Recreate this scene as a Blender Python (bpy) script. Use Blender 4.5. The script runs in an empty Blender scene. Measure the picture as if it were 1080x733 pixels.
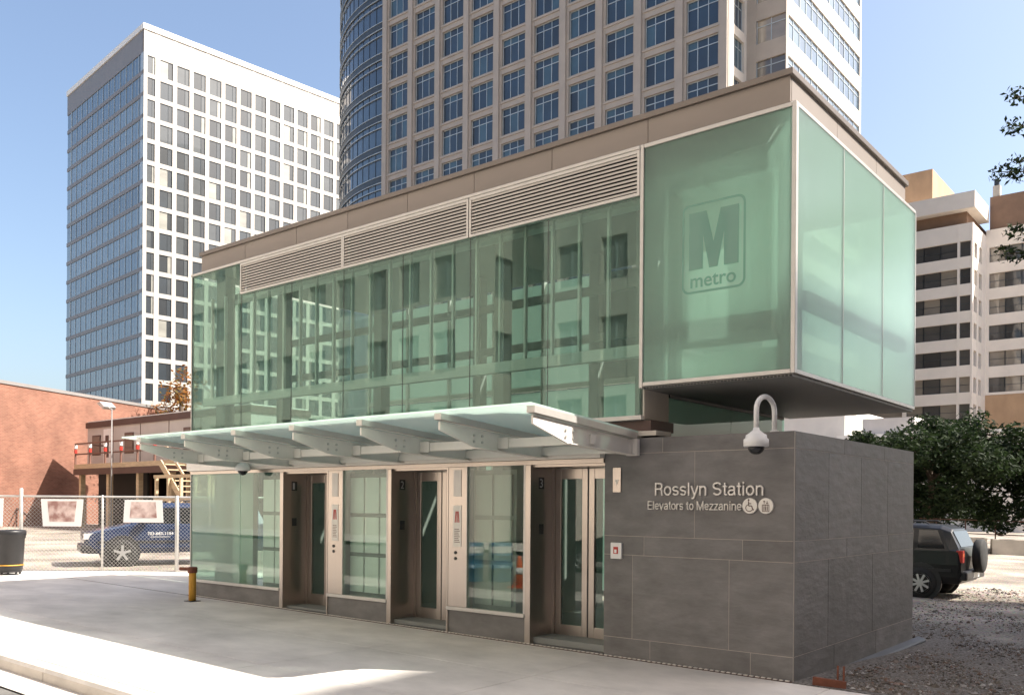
import bpy, math, random
from math import pi, sin, cos, radians, sqrt
from mathutils import Matrix, Vector, Euler
random.seed(7)
SC = bpy.context.scene
COL = SC.collection

# ------------------------------------------------------------------ camera, sky, sun, exposure
CAM = Vector((3.5251, -8.8903, 1.8)); YAW = 0.68466; ROLL = 0.0070845
cd = bpy.data.cameras.new('camera'); cam = bpy.data.objects.new('camera', cd); COL.objects.link(cam)
cd.sensor_width = 36.0; cd.lens = 937.64 / 1080 * 36; cd.shift_y = (531.72 - 366.5) / 1080
cd.clip_start = 0.1; cd.clip_end = 6000
cam.matrix_world = Matrix.Translation(CAM) @ Matrix.Rotation(YAW, 4, 'Z') @ Matrix.Rotation(pi / 2, 4, 'X') @ Matrix.Rotation(ROLL, 4, 'Z')
SC.camera = cam
SUN_EL = radians(46.3); SUN_AZ = math.atan2(0.829, 0.559)     # azimuth from +Y towards +X
wd = bpy.data.worlds.new('World'); SC.world = wd; wd.use_nodes = True
nt = wd.node_tree; bg = nt.nodes['Background']
sky = nt.nodes.new('ShaderNodeTexSky'); sky.sky_type = 'NISHITA'; sky.sun_disc = False
sky.sun_elevation = SUN_EL; sky.sun_rotation = SUN_AZ; sky.air_density = 1.0; sky.dust_density = 3.4; sky.ozone_density = 0.8
nt.links.new(sky.outputs[0], bg.inputs[0]); bg.inputs[1].default_value = 0.09
sl = bpy.data.lights.new('sun', 'SUN'); sl.energy = 3.8; sl.angle = radians(0.53); sl.color = (1, 0.93, 0.83)
so = bpy.data.objects.new('sun', sl); COL.objects.link(so)
so.rotation_euler = Vector((0.829 * cos(SUN_EL), 0.559 * cos(SUN_EL), sin(SUN_EL))).to_track_quat('Z', 'Y').to_euler()
so.location = (40, 30, 60)
SC.view_settings.view_transform = 'Standard'; SC.view_settings.look = 'None'
SC.view_settings.exposure = 1.55; SC.view_settings.gamma = 1
SC.render.engine = 'CYCLES'
cy = SC.cycles
cy.max_bounces = 10; cy.diffuse_bounces = 4; cy.glossy_bounces = 5; cy.transmission_bounces = 6; cy.transparent_max_bounces = 24
cy.sample_clamp_indirect = 6; cy.caustics_reflective = False; cy.caustics_refractive = False
cy.use_denoising = True

# ------------------------------------------------------------------ materials
def new_mat(name):
    m = bpy.data.materials.new(name); m.use_nodes = True
    n = m.node_tree.nodes; n.clear(); out = n.new('ShaderNodeOutputMaterial')
    return m, n, m.node_tree.links, out
def coords(n, l, scale, src='Object', rot=(0, 0, 0)):
    tc = n.new('ShaderNodeTexCoord'); mp = n.new('ShaderNodeMapping'); mp.inputs['Scale'].default_value = scale
    mp.inputs['Rotation'].default_value = rot
    if src == 'World':
        g = n.new('ShaderNodeNewGeometry'); l.new(g.outputs['Position'], mp.inputs[0])
    else:
        l.new(tc.outputs[src], mp.inputs[0])
    return mp
def pbr(name, col, rough=0.6, metal=0.0, var=0.15, scale=(1, 1, 1), detail=6, bump=0.0, bscale=None, spec=0.5, objrand=0.0, coat=0.0, rvar=0.0, col2=None, src='World'):
    """base colour modulated by fine noise, optional second colour, bump and per-object variation"""
    m, n, l, out = new_mat(name)
    b = n.new('ShaderNodeBsdfPrincipled'); l.new(b.outputs[0], out.inputs[0])
    b.inputs['Roughness'].default_value = rough; b.inputs['Metallic'].default_value = metal
    b.inputs['Specular IOR Level'].default_value = spec; b.inputs['Coat Weight'].default_value = coat
    mp = coords(n, l, scale, src)
    t = n.new('ShaderNodeTexNoise'); t.inputs['Scale'].default_value = 1; t.inputs['Detail'].default_value = detail; t.inputs['Roughness'].default_value = 0.62
    l.new(mp.outputs[0], t.inputs[0])
    mx = n.new('ShaderNodeMix'); mx.data_type = 'RGBA'
    c2 = col2 if col2 else tuple(c * (1 + var) for c in col)
    c1 = col if col2 else tuple(c * (1 - var) for c in col)
    mx.inputs['A'].default_value = (*c1, 1); mx.inputs['B'].default_value = (*c2, 1)
    rp = n.new('ShaderNodeMapRange'); rp.inputs['From Min'].default_value = 0.3; rp.inputs['From Max'].default_value = 0.7
    l.new(t.outputs['Fac'], rp.inputs[0]); l.new(rp.outputs[0], mx.inputs['Factor'])
    last = mx.outputs['Result']
    if objrand:
        oi = n.new('ShaderNodeObjectInfo'); mr = n.new('ShaderNodeMapRange')
        mr.inputs['To Min'].default_value = 1 - objrand; mr.inputs['To Max'].default_value = 1 + objrand
        l.new(oi.outputs['Random'], mr.inputs[0])
        vm = n.new('ShaderNodeVectorMath'); vm.operation = 'SCALE'; l.new(last, vm.inputs[0]); l.new(mr.outputs[0], vm.inputs['Scale']); last = vm.outputs[0]
    l.new(last, b.inputs['Base Color'])
    if rvar:
        r = n.new('ShaderNodeMapRange'); r.inputs['To Min'].default_value = rough - rvar; r.inputs['To Max'].default_value = rough + rvar
        l.new(t.outputs['Fac'], r.inputs[0]); l.new(r.outputs[0], b.inputs['Roughness'])
    if bump:
        mp2 = coords(n, l, bscale or scale, src); t2 = n.new('ShaderNodeTexNoise'); t2.inputs['Scale'].default_value = 1; t2.inputs['Detail'].default_value = 8
        l.new(mp2.outputs[0], t2.inputs[0]); bp = n.new('ShaderNodeBump'); bp.inputs['Strength'].default_value = 1; bp.inputs['Distance'].default_value = bump
        l.new(t2.outputs['Fac'], bp.inputs['Height']); l.new(bp.outputs[0], b.inputs['Normal'])
    return m
def glass(name, tint, refl=1.0, ior=1.5, rough=0.0, haze=0.0, hazecol=(0.5, 0.7, 0.6), wob=0.0, tl_share=0.6, rt=(1, 1, 1)):
    """architectural glass: fresnel mix of tinted transparency and mirror, with an optional share of scattering"""
    m, n, l, out = new_mat(name)
    tr = n.new('ShaderNodeBsdfTransparent'); tr.inputs[0].default_value = (*tint, 1)
    gl = n.new('ShaderNodeBsdfGlossy'); gl.inputs['Roughness'].default_value = rough; gl.inputs[0].default_value = (refl * rt[0], refl * rt[1], refl * rt[2], 1)
    lw = n.new('ShaderNodeLayerWeight'); lw.inputs['Blend'].default_value = 0.5; r0 = ((ior - 1) / (ior + 1)) ** 2
    pw = n.new('ShaderNodeMath'); pw.operation = 'POWER'; pw.inputs[1].default_value = 5; l.new(lw.outputs['Facing'], pw.inputs[0])
    fr = n.new('ShaderNodeMapRange'); fr.inputs['To Min'].default_value = r0; fr.inputs['To Max'].default_value = 1.0; l.new(pw.outputs[0], fr.inputs[0])   # Schlick, the same from both sides
    body = tr.outputs[0]
    if haze:
        df = n.new('ShaderNodeBsdfDiffuse'); df.inputs[0].default_value = (*hazecol, 1)
        tl = n.new('ShaderNodeBsdfTranslucent'); tl.inputs[0].default_value = (*hazecol, 1)
        h = n.new('ShaderNodeMixShader'); h.inputs[0].default_value = tl_share; l.new(df.outputs[0], h.inputs[1]); l.new(tl.outputs[0], h.inputs[2])
        mh = n.new('ShaderNodeMixShader'); mh.inputs[0].default_value = haze; l.new(body, mh.inputs[1]); l.new(h.outputs[0], mh.inputs[2]); body = mh.outputs[0]
    mx = n.new('ShaderNodeMixShader'); l.new(fr.outputs[0], mx.inputs[0]); l.new(body, mx.inputs[1]); l.new(gl.outputs[0], mx.inputs[2])
    if wob:
        mp = coords(n, l, (0.9, 0.9, 0.9), 'World'); t = n.new('ShaderNodeTexNoise'); t.inputs['Scale'].default_value = 1; t.inputs['Detail'].default_value = 1
        l.new(mp.outputs[0], t.inputs[0]); bp = n.new('ShaderNodeBump'); bp.inputs['Strength'].default_value = 1; bp.inputs['Distance'].default_value = wob
        l.new(t.outputs['Fac'], bp.inputs['Height']); l.new(bp.outputs[0], gl.inputs['Normal']); l.new(bp.outputs[0], lw.inputs['Normal'])
    l.new(mx.outputs[0], out.inputs[0])
    return m
def winglass(name, dark, pale, share=0.25, spec=0.9, ior=1.6, rough=0.04, wob=0.02):
    """far office window: dark or with a drawn blind, chosen per window, under a reflective coat"""
    m, n, l, out = new_mat(name)
    b = n.new('ShaderNodeBsdfPrincipled'); l.new(b.outputs[0], out.inputs[0])
    b.inputs['Roughness'].default_value = 0.5; b.inputs['Coat Weight'].default_value = 1; b.inputs['Coat Roughness'].default_value = rough; b.inputs['Coat IOR'].default_value = ior
    oi = n.new('ShaderNodeObjectInfo'); cr = n.new('ShaderNodeValToRGB'); cr.color_ramp.interpolation = 'CONSTANT'
    e = cr.color_ramp.elements; e[0].position = 0; e[0].color = (*dark, 1); e[1].position = 1 - share; e[1].color = (*pale, 1)
    x = e.new(0.35); x.color = (*[a * 0.9 + p * 0.1 for a, p in zip(dark, pale)], 1)
    x = e.new(0.55); x.color = (*[a * 0.5 for a in dark], 1)
    l.new(oi.outputs['Random'], cr.inputs[0])
    # a blind drawn to a random height in object space: z above the line is pale
    mp = coords(n, l, (0.35, 0.35, 0.8), 'World'); t = n.new('ShaderNodeTexNoise'); t.inputs['Detail'].default_value = 3; t.inputs['Scale'].default_value = 1
    l.new(mp.outputs[0], t.inputs[0])
    mx = n.new('ShaderNodeMix'); mx.data_type = 'RGBA'; mx.blend_type = 'MULTIPLY'; mx.inputs['Factor'].default_value = 0.6
    l.new(cr.outputs[0], mx.inputs['A']); l.new(t.outputs['Fac'], mx.inputs['B']); l.new(mx.outputs['Result'], b.inputs['Base Color'])
    if wob:
        mp2 = coords(n, l, (0.25, 0.25, 0.25), 'World'); t2 = n.new('ShaderNodeTexNoise'); t2.inputs['Scale'].default_value = 1; l.new(mp2.outputs[0], t2.inputs[0])
        bp = n.new('ShaderNodeBump'); bp.inputs['Distance'].default_value = wob; bp.inputs['Strength'].default_value = 1; l.new(t2.outputs['Fac'], bp.inputs['Height']); l.new(bp.outputs[0], b.inputs['Coat Normal'])
    return m

M = {}
M['slate'] = pbr('slate', (0.152, 0.147, 0.144), 0.58, var=0.30, scale=(2.2, 2.2, 4.5), detail=14, bump=0.011, bscale=(4, 4, 10), objrand=0.13, rvar=0.12)
M['mortar'] = pbr('mortar', (0.42, 0.38, 0.33), 0.8, var=0.1)
M['steel'] = pbr('stainless steel', (0.50, 0.445, 0.40), 0.28, 1.0, var=0.025, scale=(24, 24, 0.6), detail=3)
M['steel_dark'] = pbr('dark steel', (0.10, 0.10, 0.10), 0.45, 0.6, var=0.1)
M['paint'] = pbr('light grey paint', (0.76, 0.73, 0.68), 0.42, var=0.05, scale=(3, 3, 3))
M['alu'] = pbr('aluminium frame', (0.55, 0.53, 0.505), 0.38, 0.35, var=0.06, scale=(5, 5, 5))
M['louver'] = pbr('louver paint', (0.56, 0.52, 0.48), 0.5, var=0.06)
M['parapet'] = pbr('parapet metal', (0.27, 0.232, 0.205), 0.5, 0.1, var=0.05, scale=(0.8, 0.8, 2), objrand=0.05, bump=0.002, bscale=(1, 1, 1))
M['cap'] = pbr('parapet cap metal', (0.19, 0.16, 0.14), 0.45, 0.2, var=0.08)
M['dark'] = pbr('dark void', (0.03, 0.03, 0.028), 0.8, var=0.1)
M['cream'] = pbr('cream panel', (0.60, 0.55, 0.48), 0.55, var=0.06)
M['inner_white'] = pbr('white lining', (0.68, 0.71, 0.68), 0.55, var=0.05)
M['inner_grey'] = pbr('grey lining', (0.22, 0.23, 0.22), 0.6, var=0.15, scale=(1, 1, 0.4))
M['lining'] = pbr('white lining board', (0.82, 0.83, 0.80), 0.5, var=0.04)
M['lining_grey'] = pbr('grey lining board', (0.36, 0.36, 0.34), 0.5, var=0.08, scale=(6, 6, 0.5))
M['soffit'] = pbr('soffit', (0.26, 0.255, 0.24), 0.55, var=0.08, bump=0.001, bscale=(60, 60, 60))
M['glass_clear'] = glass('green glass', (0.75, 0.84, 0.80), 0.95, 1.6, haze=0.08, hazecol=(0.50, 0.70, 0.62), wob=0.0010, rt=(0.70, 0.88, 0.82))
M['glass_low'] = glass('clear glass', (0.85, 0.93, 0.89), 0.95, 1.6, haze=0.03, hazecol=(0.5, 0.7, 0.6), wob=0.001)
M['glass_mint'] = glass('pale mint glass', (0.78, 0.90, 0.84), 0.95, 1.6, haze=0.36, hazecol=(0.72, 0.87, 0.80), wob=0.001)
M['glass_frost'] = glass('frosted green glass', (0.76, 0.88, 0.83), 0.8, 1.3, rough=0.2, haze=0.46, hazecol=(0.78, 0.92, 0.86), wob=0.001, tl_share=0.78)
M['glass_rear'] = glass('rear green glass', (0.70, 0.81, 0.76), 0.8, 1.5, haze=0.85, hazecol=(0.46, 0.58, 0.53), tl_share=0.6)
M['diffuser'] = glass('white diffuser', (0.9, 0.95, 0.92), 0.5, 1.3, rough=0.4, haze=0.96, hazecol=(0.86, 0.92, 0.88), tl_share=0.72)
M['glass_canopy'] = glass('canopy glass', (0.85, 0.95, 0.91), 0.9, 1.5, rough=0.03, haze=0.75, hazecol=(0.84, 0.96, 0.91), tl_share=0.75)
M['etch'] = pbr('clear lettering', (0.13, 0.30, 0.235), 0.35, var=0.05, coat=0.3)
M['white'] = pbr('white enamel', (0.78, 0.78, 0.77), 0.35, var=0.03)
M['letter'] = pbr('brushed letter', (0.74, 0.71, 0.66), 0.45, 0.1, var=0.03)
M['black'] = pbr('black plastic', (0.018, 0.018, 0.02), 0.42, var=0.15, scale=(6, 6, 6))
M['rubber'] = pbr('rubber', (0.02, 0.02, 0.02), 0.8, var=0.2, scale=(9, 9, 9))
M['red'] = pbr('red', (0.5, 0.03, 0.02), 0.45)
M['yellow'] = pbr('yellow paint', (0.55, 0.29, 0.04), 0.55, var=0.25, scale=(9, 9, 3))
M['orange'] = pbr('orange', (0.75, 0.14, 0.03), 0.5)
M['blue_drum'] = pbr('blue drum', (0.02, 0.14, 0.26), 0.4)
M['concrete'] = pbr('pavement concrete', (0.60, 0.565, 0.525), 0.85, var=0.22, scale=(0.7, 1.1, 0.7), detail=14, bump=0.003, bscale=(22, 22, 22), objrand=0.04)
M['curb'] = pbr('kerb concrete', (0.55, 0.51, 0.46), 0.85, var=0.14, scale=(2, 2, 5), bump=0.004, bscale=(14, 14, 14))
M['asphalt'] = pbr('worn asphalt', (0.15, 0.145, 0.135), 0.9, var=0.25, scale=(2, 2, 2), bump=0.006, bscale=(40, 40, 40))
M['brick'] = None
M['trailer'] = pbr('trailer siding', (0.50, 0.47, 0.45), 0.6, var=0.08, scale=(1, 1, 0.3))
M['brown'] = pbr('brown trim', (0.09, 0.05, 0.04), 0.6)
M['lumber'] = pbr('raw lumber', (0.50, 0.38, 0.25), 0.75, var=0.2, scale=(2, 2, 12))
M['rail'] = pbr('rusty rail', (0.16, 0.08, 0.06), 0.7, var=0.2)
M['galv'] = pbr('galvanised steel', (0.55, 0.54, 0.52), 0.45, 0.5, var=0.1, scale=(8, 8, 8))
M['bark'] = pbr('bark', (0.09, 0.065, 0.045), 0.9, var=0.3, scale=(5, 5, 1.5), bump=0.01, bscale=(12, 12, 4))
M['stone'] = pbr('stone', (0.22, 0.20, 0.18), 0.9, var=0.35, scale=(17, 17, 17), detail=3)
M['rust'] = pbr('rusted steel', (0.17, 0.06, 0.035), 0.85, var=0.3, scale=(12, 12, 12))
M['flash'] = pbr('blue grey flashing', (0.085, 0.092, 0.10), 0.6, 0.1, var=0.1, scale=(2, 2, 2))
M['barrier'] = pbr('barrier concrete', (0.50, 0.46, 0.40), 0.85, var=0.15, scale=(1.5, 1.5, 1.5))
# towers
M['precast'] = pbr('pale precast', (0.48, 0.45, 0.41), 0.7, var=0.07, scale=(0.3, 0.3, 0.3))
M['roofwhite'] = pbr('white coping', (0.80, 0.78, 0.74), 0.6, var=0.03)
M['band'] = pbr('grey spandrel', (0.24, 0.225, 0.22), 0.5, 0.1, var=0.06)
M['granite'] = pbr('beige granite', (0.38, 0.332, 0.285), 0.6, var=0.08, scale=(0.5, 0.5, 0.5))
M['granite_lit'] = pbr('sunlit granite', (0.66, 0.60, 0.53), 0.6, var=0.05, scale=(0.5, 0.5, 0.5))  # sunlight put into the colour: lighter copy of the granite for sun-facing walls
M['mullion'] = pbr('pale mullion', (0.45, 0.50, 0.52), 0.4, 0.3)
M['mullion_d'] = pbr('dark mullion', (0.05, 0.06, 0.07), 0.4, 0.3)
M['win_lt'] = winglass('tower window', (0.022, 0.036, 0.05), (0.42, 0.41, 0.36), 0.12, ior=1.45)
M['win_blue'] = winglass('blue window', (0.010, 0.035, 0.075), (0.04, 0.10, 0.15), 0.22, ior=1.5)
M['win_curve'] = winglass('curved blue glass', (0.008, 0.035, 0.085), (0.02, 0.06, 0.12), 0.4, ior=1.75, wob=0.06)
M['win_curtain'] = winglass('curtain wall glass', (0.035, 0.09, 0.15), (0.10, 0.17, 0.23), 0.4, ior=1.9)
M['win_pale'] = winglass('pale window', (0.20, 0.24, 0.25), (0.45, 0.46, 0.44), 0.3, ior=1.5)
M['win_r'] = winglass('ribbon window', (0.07, 0.065, 0.06), (0.34, 0.29, 0.23), 0.35, ior=1.7)
M['cream_conc'] = pbr('cream concrete', (0.84, 0.765, 0.68), 0.75, var=0.05, scale=(0.4, 0.4, 0.4))
M['tan'] = pbr('tan stone', (0.46, 0.30, 0.18), 0.7, var=0.25, scale=(0.25, 0.25, 0.12))
M['brownbrick'] = pbr('brown brick', (0.24, 0.15, 0.10), 0.8, var=0.1)
M['pale_stucco'] = pbr('pale stucco', (0.80, 0.735, 0.655), 0.8, var=0.05, scale=(0.4, 0.4, 0.4))
M['whitewall'] = pbr('white render', (0.72, 0.69, 0.64), 0.75, var=0.05)

def brick_mat():
    m, n, l, out = new_mat('red brick')
    b = n.new('ShaderNodeBsdfPrincipled'); l.new(b.outputs[0], out.inputs[0]); b.inputs['Roughness'].default_value = 0.85
    tc = n.new('ShaderNodeTexCoord'); mp = n.new('ShaderNodeMapping'); l.new(tc.outputs['UV'], mp.inputs[0])
    br = n.new('ShaderNodeTexBrick'); l.new(mp.outputs[0], br.inputs[0]); br.inputs['Scale'].default_value = 1
    br.inputs['Brick Width'].default_value = 0.22; br.inputs['Row Height'].default_value = 0.075; br.inputs['Mortar Size'].default_value = 0.006
    br.inputs['Color1'].default_value = (0.19, 0.078, 0.050, 1); br.inputs['Color2'].default_value = (0.25, 0.112, 0.074, 1); br.inputs['Mortar'].default_value = (0.27, 0.17, 0.13, 1)
    t = n.new('ShaderNodeTexNoise'); t.inputs['Scale'].default_value = 0.8; t.inputs['Detail'].default_value = 8; l.new(mp.outputs[0], t.inputs[0])
    mx = n.new('ShaderNodeMix'); mx.data_type = 'RGBA'; mx.blend_type = 'OVERLAY'; mx.inputs['Factor'].default_value = 0.45
    l.new(br.outputs[0], mx.inputs['A']); l.new(t.outputs['Fac'], mx.inputs['B']); l.new(mx.outputs['Result'], b.inputs['Base Color'])
    return m
M['brick'] = brick_mat()
def ground_mat():
    m, n, l, out = new_mat('dirt and gravel')
    b = n.new('ShaderNodeBsdfPrincipled'); l.new(b.outputs[0], out.inputs[0]); b.inputs['Roughness'].default_value = 0.95
    mp = coords(n, l, (1, 1, 1), 'World')
    v = n.new('ShaderNodeTexVoronoi'); v.inputs['Scale'].default_value = 22; l.new(mp.outputs[0], v.inputs[0])
    t = n.new('ShaderNodeTexNoise'); t.inputs['Scale'].default_value = 0.45; t.inputs['Detail'].default_value = 9; l.new(mp.outputs[0], t.inputs[0])
    cr = n.new('ShaderNodeValToRGB'); e = cr.color_ramp.elements
    e[0].position = 0.35; e[0].color = (0.17, 0.135, 0.10, 1); e[1].position = 0.68; e[1].color = (0.42, 0.35, 0.275, 1)
    l.new(t.outputs['Fac'], cr.inputs[0])
    mx = n.new('ShaderNodeMix'); mx.data_type = 'RGBA'; mx.blend_type = 'OVERLAY'; mx.inputs['Factor'].default_value = 0.35
    l.new(cr.outputs[0], mx.inputs['A']); l.new(v.outputs['Color'], mx.inputs['B'])
    # darker crushed stone lies beside the station and thins out unevenly towards the dusty lot
    sp_ = n.new('ShaderNodeSeparateXYZ'); l.new(mp.outputs[0], sp_.inputs[0])
    wv = n.new('ShaderNodeMath'); wv.operation = 'MULTIPLY_ADD'; wv.inputs[1].default_value = 9; l.new(t.outputs['Fac'], wv.inputs[0]); l.new(sp_.outputs['Y'], wv.inputs[2])
    my = n.new('ShaderNodeMapRange'); my.inputs['From Min'].default_value = 10.0; my.inputs['From Max'].default_value = 14.5; my.inputs['To Min'].default_value = 1; my.inputs['To Max'].default_value = 0; l.new(wv.outputs[0], my.inputs[0])
    mxx = n.new('ShaderNodeMapRange'); mxx.inputs['From Min'].default_value = -4; mxx.inputs['From Max'].default_value = -1; l.new(sp_.outputs['X'], mxx.inputs[0])
    ml = n.new('ShaderNodeMath'); ml.operation = 'MULTIPLY'; l.new(my.outputs[0], ml.inputs[0]); l.new(mxx.outputs[0], ml.inputs[1])
    fine = n.new('ShaderNodeTexNoise'); fine.inputs['Scale'].default_value = 34; fine.inputs['Detail'].default_value = 4; l.new(mp.outputs[0], fine.inputs[0])
    cg = n.new('ShaderNodeValToRGB'); e = cg.color_ramp.elements; e[0].position = 0.35; e[0].color = (0.06, 0.052, 0.044, 1); e[1].position = 0.66; e[1].color = (0.20, 0.175, 0.15, 1); l.new(fine.outputs['Fac'], cg.inputs[0])
    mg = n.new('ShaderNodeMix'); mg.data_type = 'RGBA'; l.new(ml.outputs[0], mg.inputs['Factor']); l.new(mx.outputs['Result'], mg.inputs['A']); l.new(cg.outputs[0], mg.inputs['B'])
    hs = n.new('ShaderNodeHueSaturation'); hs.inputs['Saturation'].default_value = 0.75; l.new(mg.outputs['Result'], hs.inputs['Color']); l.new(hs.outputs[0], b.inputs['Base Color'])
    bp = n.new('ShaderNodeBump'); bp.inputs['Strength'].default_value = 1; bp.inputs['Distance'].default_value = 0.02; l.new(v.outputs['Distance'], bp.inputs['Height']); l.new(bp.outputs[0], b.inputs['Normal'])
    return m
M['ground'] = ground_mat()
def leaf_mat(name, c1, c2, c3):
    m, n, l, out = new_mat(name)
    b = n.new('ShaderNodeBsdfPrincipled'); b.inputs['Roughness'].default_value = 0.7; b.inputs['Specular IOR Level'].default_value = 0.2
    tl = n.new('ShaderNodeBsdfTranslucent'); ms = n.new('ShaderNodeMixShader'); ms.inputs[0].default_value = 0.3
    g = n.new('ShaderNodeNewGeometry'); cr = n.new('ShaderNodeValToRGB'); e = cr.color_ramp.elements
    e[0].color = (*c1, 1); e[1].color = (*c3, 1); x = e.new(0.5); x.color = (*c2, 1)
    l.new(g.outputs['Random Per Island'], cr.inputs[0]); l.new(cr.outputs[0], b.inputs['Base Color']); l.new(cr.outputs[0], tl.inputs[0])
    l.new(b.outputs[0], ms.inputs[1]); l.new(tl.outputs[0], ms.inputs[2]); l.new(ms.outputs[0], out.inputs[0])
    return m
M['leaf'] = leaf_mat('dark green leaves', (0.010, 0.019, 0.008), (0.018, 0.033, 0.012), (0.03, 0.05, 0.017))
M['leaf_o'] = leaf_mat('autumn leaves', (0.20, 0.07, 0.02), (0.30, 0.13, 0.03), (0.12, 0.10, 0.03))
def poster_mat():
    m, n, l, out = new_mat('faded poster print')
    b = n.new('ShaderNodeBsdfPrincipled'); l.new(b.outputs[0], out.inputs[0]); b.inputs['Roughness'].default_value = 0.5
    mp = coords(n, l, (4, 4, 4), 'World'); t = n.new('ShaderNodeTexNoise'); t.inputs['Scale'].default_value = 1; t.inputs['Detail'].default_value = 6; l.new(mp.outputs[0], t.inputs[0])
    cr = n.new('ShaderNodeValToRGB'); e = cr.color_ramp.elements; e[0].position = 0.35; e[0].color = (0.30, 0.16, 0.14, 1); e[1].position = 0.6; e[1].color = (0.72, 0.58, 0.54, 1)
    l.new(t.outputs['Fac'], cr.inputs[0]); l.new(cr.outputs[0], b.inputs['Base Color'])
    return m
M['poster'] = poster_mat()
M['car_blue'] = pbr('blue car paint', (0.008, 0.024, 0.075), 0.35, 0.1, var=0.05, coat=0.6)
M['car_black'] = pbr('black car paint', (0.005, 0.005, 0.006), 0.4, 0.0, var=0.1, coat=0.35, spec=0.3)
M['car_glass'] = pbr('car window', (0.012, 0.014, 0.016), 0.06, var=0.1, coat=0.4)
M['rim'] = pbr('alloy rim', (0.55, 0.55, 0.55), 0.35, 0.7, var=0.05)
M['lamp_glass'] = pbr('head lamp', (0.6, 0.6, 0.58), 0.2, var=0.05, coat=1)

# ------------------------------------------------------------------ mesh helpers
class MB:
    """collects faces and turns them into one mesh object"""
    def __init__(s): s.v = []; s.f = []
    def box(s, x0, x1, y0, y1, z0, z1):
        b = len(s.v); s.v += [(x, y, z) for z in (z0, z1) for y in (y0, y1) for x in (x0, x1)]
        s.f += [tuple(b + i for i in q) for q in ((0, 2, 3, 1), (4, 5, 7, 6), (0, 1, 5, 4), (2, 6, 7, 3), (0, 4, 6, 2), (1, 3, 7, 5))]; return s
    def prism(s, poly, axis, a, b2):
        """polygon in the two other axes, extruded along axis"""
        n = len(poly); b = len(s.v)
        for t in (a, b2):
            for p, q in poly:
                s.v.append({'x': (t, p, q), 'y': (p, t, q), 'z': (p, q, t)}[axis])
        s.f.append(tuple(b + i for i in range(n))[::-1]); s.f.append(tuple(b + n + i for i in range(n)))
        for i in range(n): j = (i + 1) % n; s.f.append((b + i, b + j, b + n + j, b + n + i))
        return s
    def bar(s, p, q, w, h=None, up=(0, 0, 1)):
        """rectangular bar between two points"""
        h = h or w; p = Vector(p); q = Vector(q); d = (q - p).normalized(); u = Vector(up)
        if abs(d.dot(u)) > 0.99: u = Vector((1, 0, 0))
        r = d.cross(u).normalized() * w / 2; t = r.cross(d).normalized() * h / 2; b = len(s.v)
        for o in (p, q): s.v += [tuple(o - r - t), tuple(o + r - t), tuple(o + r + t), tuple(o - r + t)]
        s.f += [tuple(b + i for i in f) for f in ((3, 2, 1, 0), (4, 5, 6, 7), (0, 1, 5, 4), (1, 2, 6, 5), (2, 3, 7, 6), (3, 0, 4, 7))]; return s
    def tube(s, pts, r, n=10, caps=True):
        pts = [Vector(p) for p in pts]; b = len(s.v); rr = r if isinstance(r, (list, tuple)) else [r] * len(pts)
        ref = None
        for i, p in enumerate(pts):
            d = (pts[min(i + 1, len(pts) - 1)] - pts[max(i - 1, 0)]).normalized()
            if ref is None: ref = d.orthogonal().normalized()
            ref = (ref - d * ref.dot(d)).normalized(); w = d.cross(ref)
            for k in range(n):
                a = 2 * pi * k / n; s.v.append(tuple(p + (ref * cos(a) + w * sin(a)) * rr[i]))
        for i in range(len(pts) - 1):
            for k in range(n):
                a = b + i * n + k; c = b + i * n + (k + 1) % n; s.f.append((a, c, c + n, a + n))
        if caps: s.f.append(tuple(b + k for k in range(n))[::-1]); s.f.append(tuple(b + (len(pts) - 1) * n + k for k in range(n)))
        return s
    def lathe(s, prof, c=(0, 0, 0), n=20, axis='z', caps=True):
        b = len(s.v)
        for r, h in prof:
            for k in range(n):
                a = 2 * pi * k / n; p, q = r * cos(a), r * sin(a)
                s.v.append({'z': (c[0] + p, c[1] + q, c[2] + h), 'y': (c[0] + p, c[1] + h, c[2] + q), 'x': (c[0] + h, c[1] + p, c[2] + q)}[axis])
        for i in range(len(prof) - 1):
            for k in range(n):
                a = b + i * n + k; d = b + i * n + (k + 1) % n; s.f.append((a, d, d + n, a + n))
        if caps: s.f.append(tuple(b + k for k in range(n))[::-1]); s.f.append(tuple(b + (len(prof) - 1) * n + k for k in range(n)))
        return s
    def quad(s, *p):
        b = len(s.v); s.v += [tuple(x) for x in p]; s.f.append(tuple(range(b, b + len(p)))); return s
    def mesh(s, name, mat, smooth=False):
        me = bpy.data.meshes.new(name); me.from_pydata(s.v, [], s.f); me.materials.append(mat)
        if smooth: me.polygons.foreach_set('use_smooth', [True] * len(me.polygons))
        me.update(); return me
    def build(s, name, mat, parent=None, smooth=False, world=True):
        return link(name, s.mesh(name, mat, smooth), parent, world)
def wmat(o):
    m = o.matrix_basis.copy()
    return wmat(o.parent) @ o.matrix_parent_inverse @ m if o.parent else m
def link(name, me, parent=None, world=True):
    o = bpy.data.objects.new(name, me); COL.objects.link(o)
    if parent:
        o.parent = parent
        if world: o.matrix_parent_inverse = wmat(parent).inverted()
    return o
def tag(o, label=None, cat=None, group=None, kind=None):
    for k, v in (('label', label), ('category', cat), ('group', group), ('kind', kind)):
        if v: o[k] = v
    return o
def thing(name, loc, label, cat, group=None, rz=0):
    o = bpy.data.objects.new(name, None); COL.objects.link(o); o.location = loc; o.rotation_euler.z = rz; o.empty_display_size = 0.3
    return tag(o, label, cat, group)
def bevel(o, w, seg=2):
    m = o.modifiers.new('bevel', 'BEVEL'); m.width = w; m.segments = seg; m.limit_method = 'ANGLE'; m.angle_limit = radians(40); return o
def bx(name, mat, parent, *d, bv=0):
    o = MB().box(*d).build(name, M[mat], parent)
    if bv: bevel(o, bv)
    return o
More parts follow.
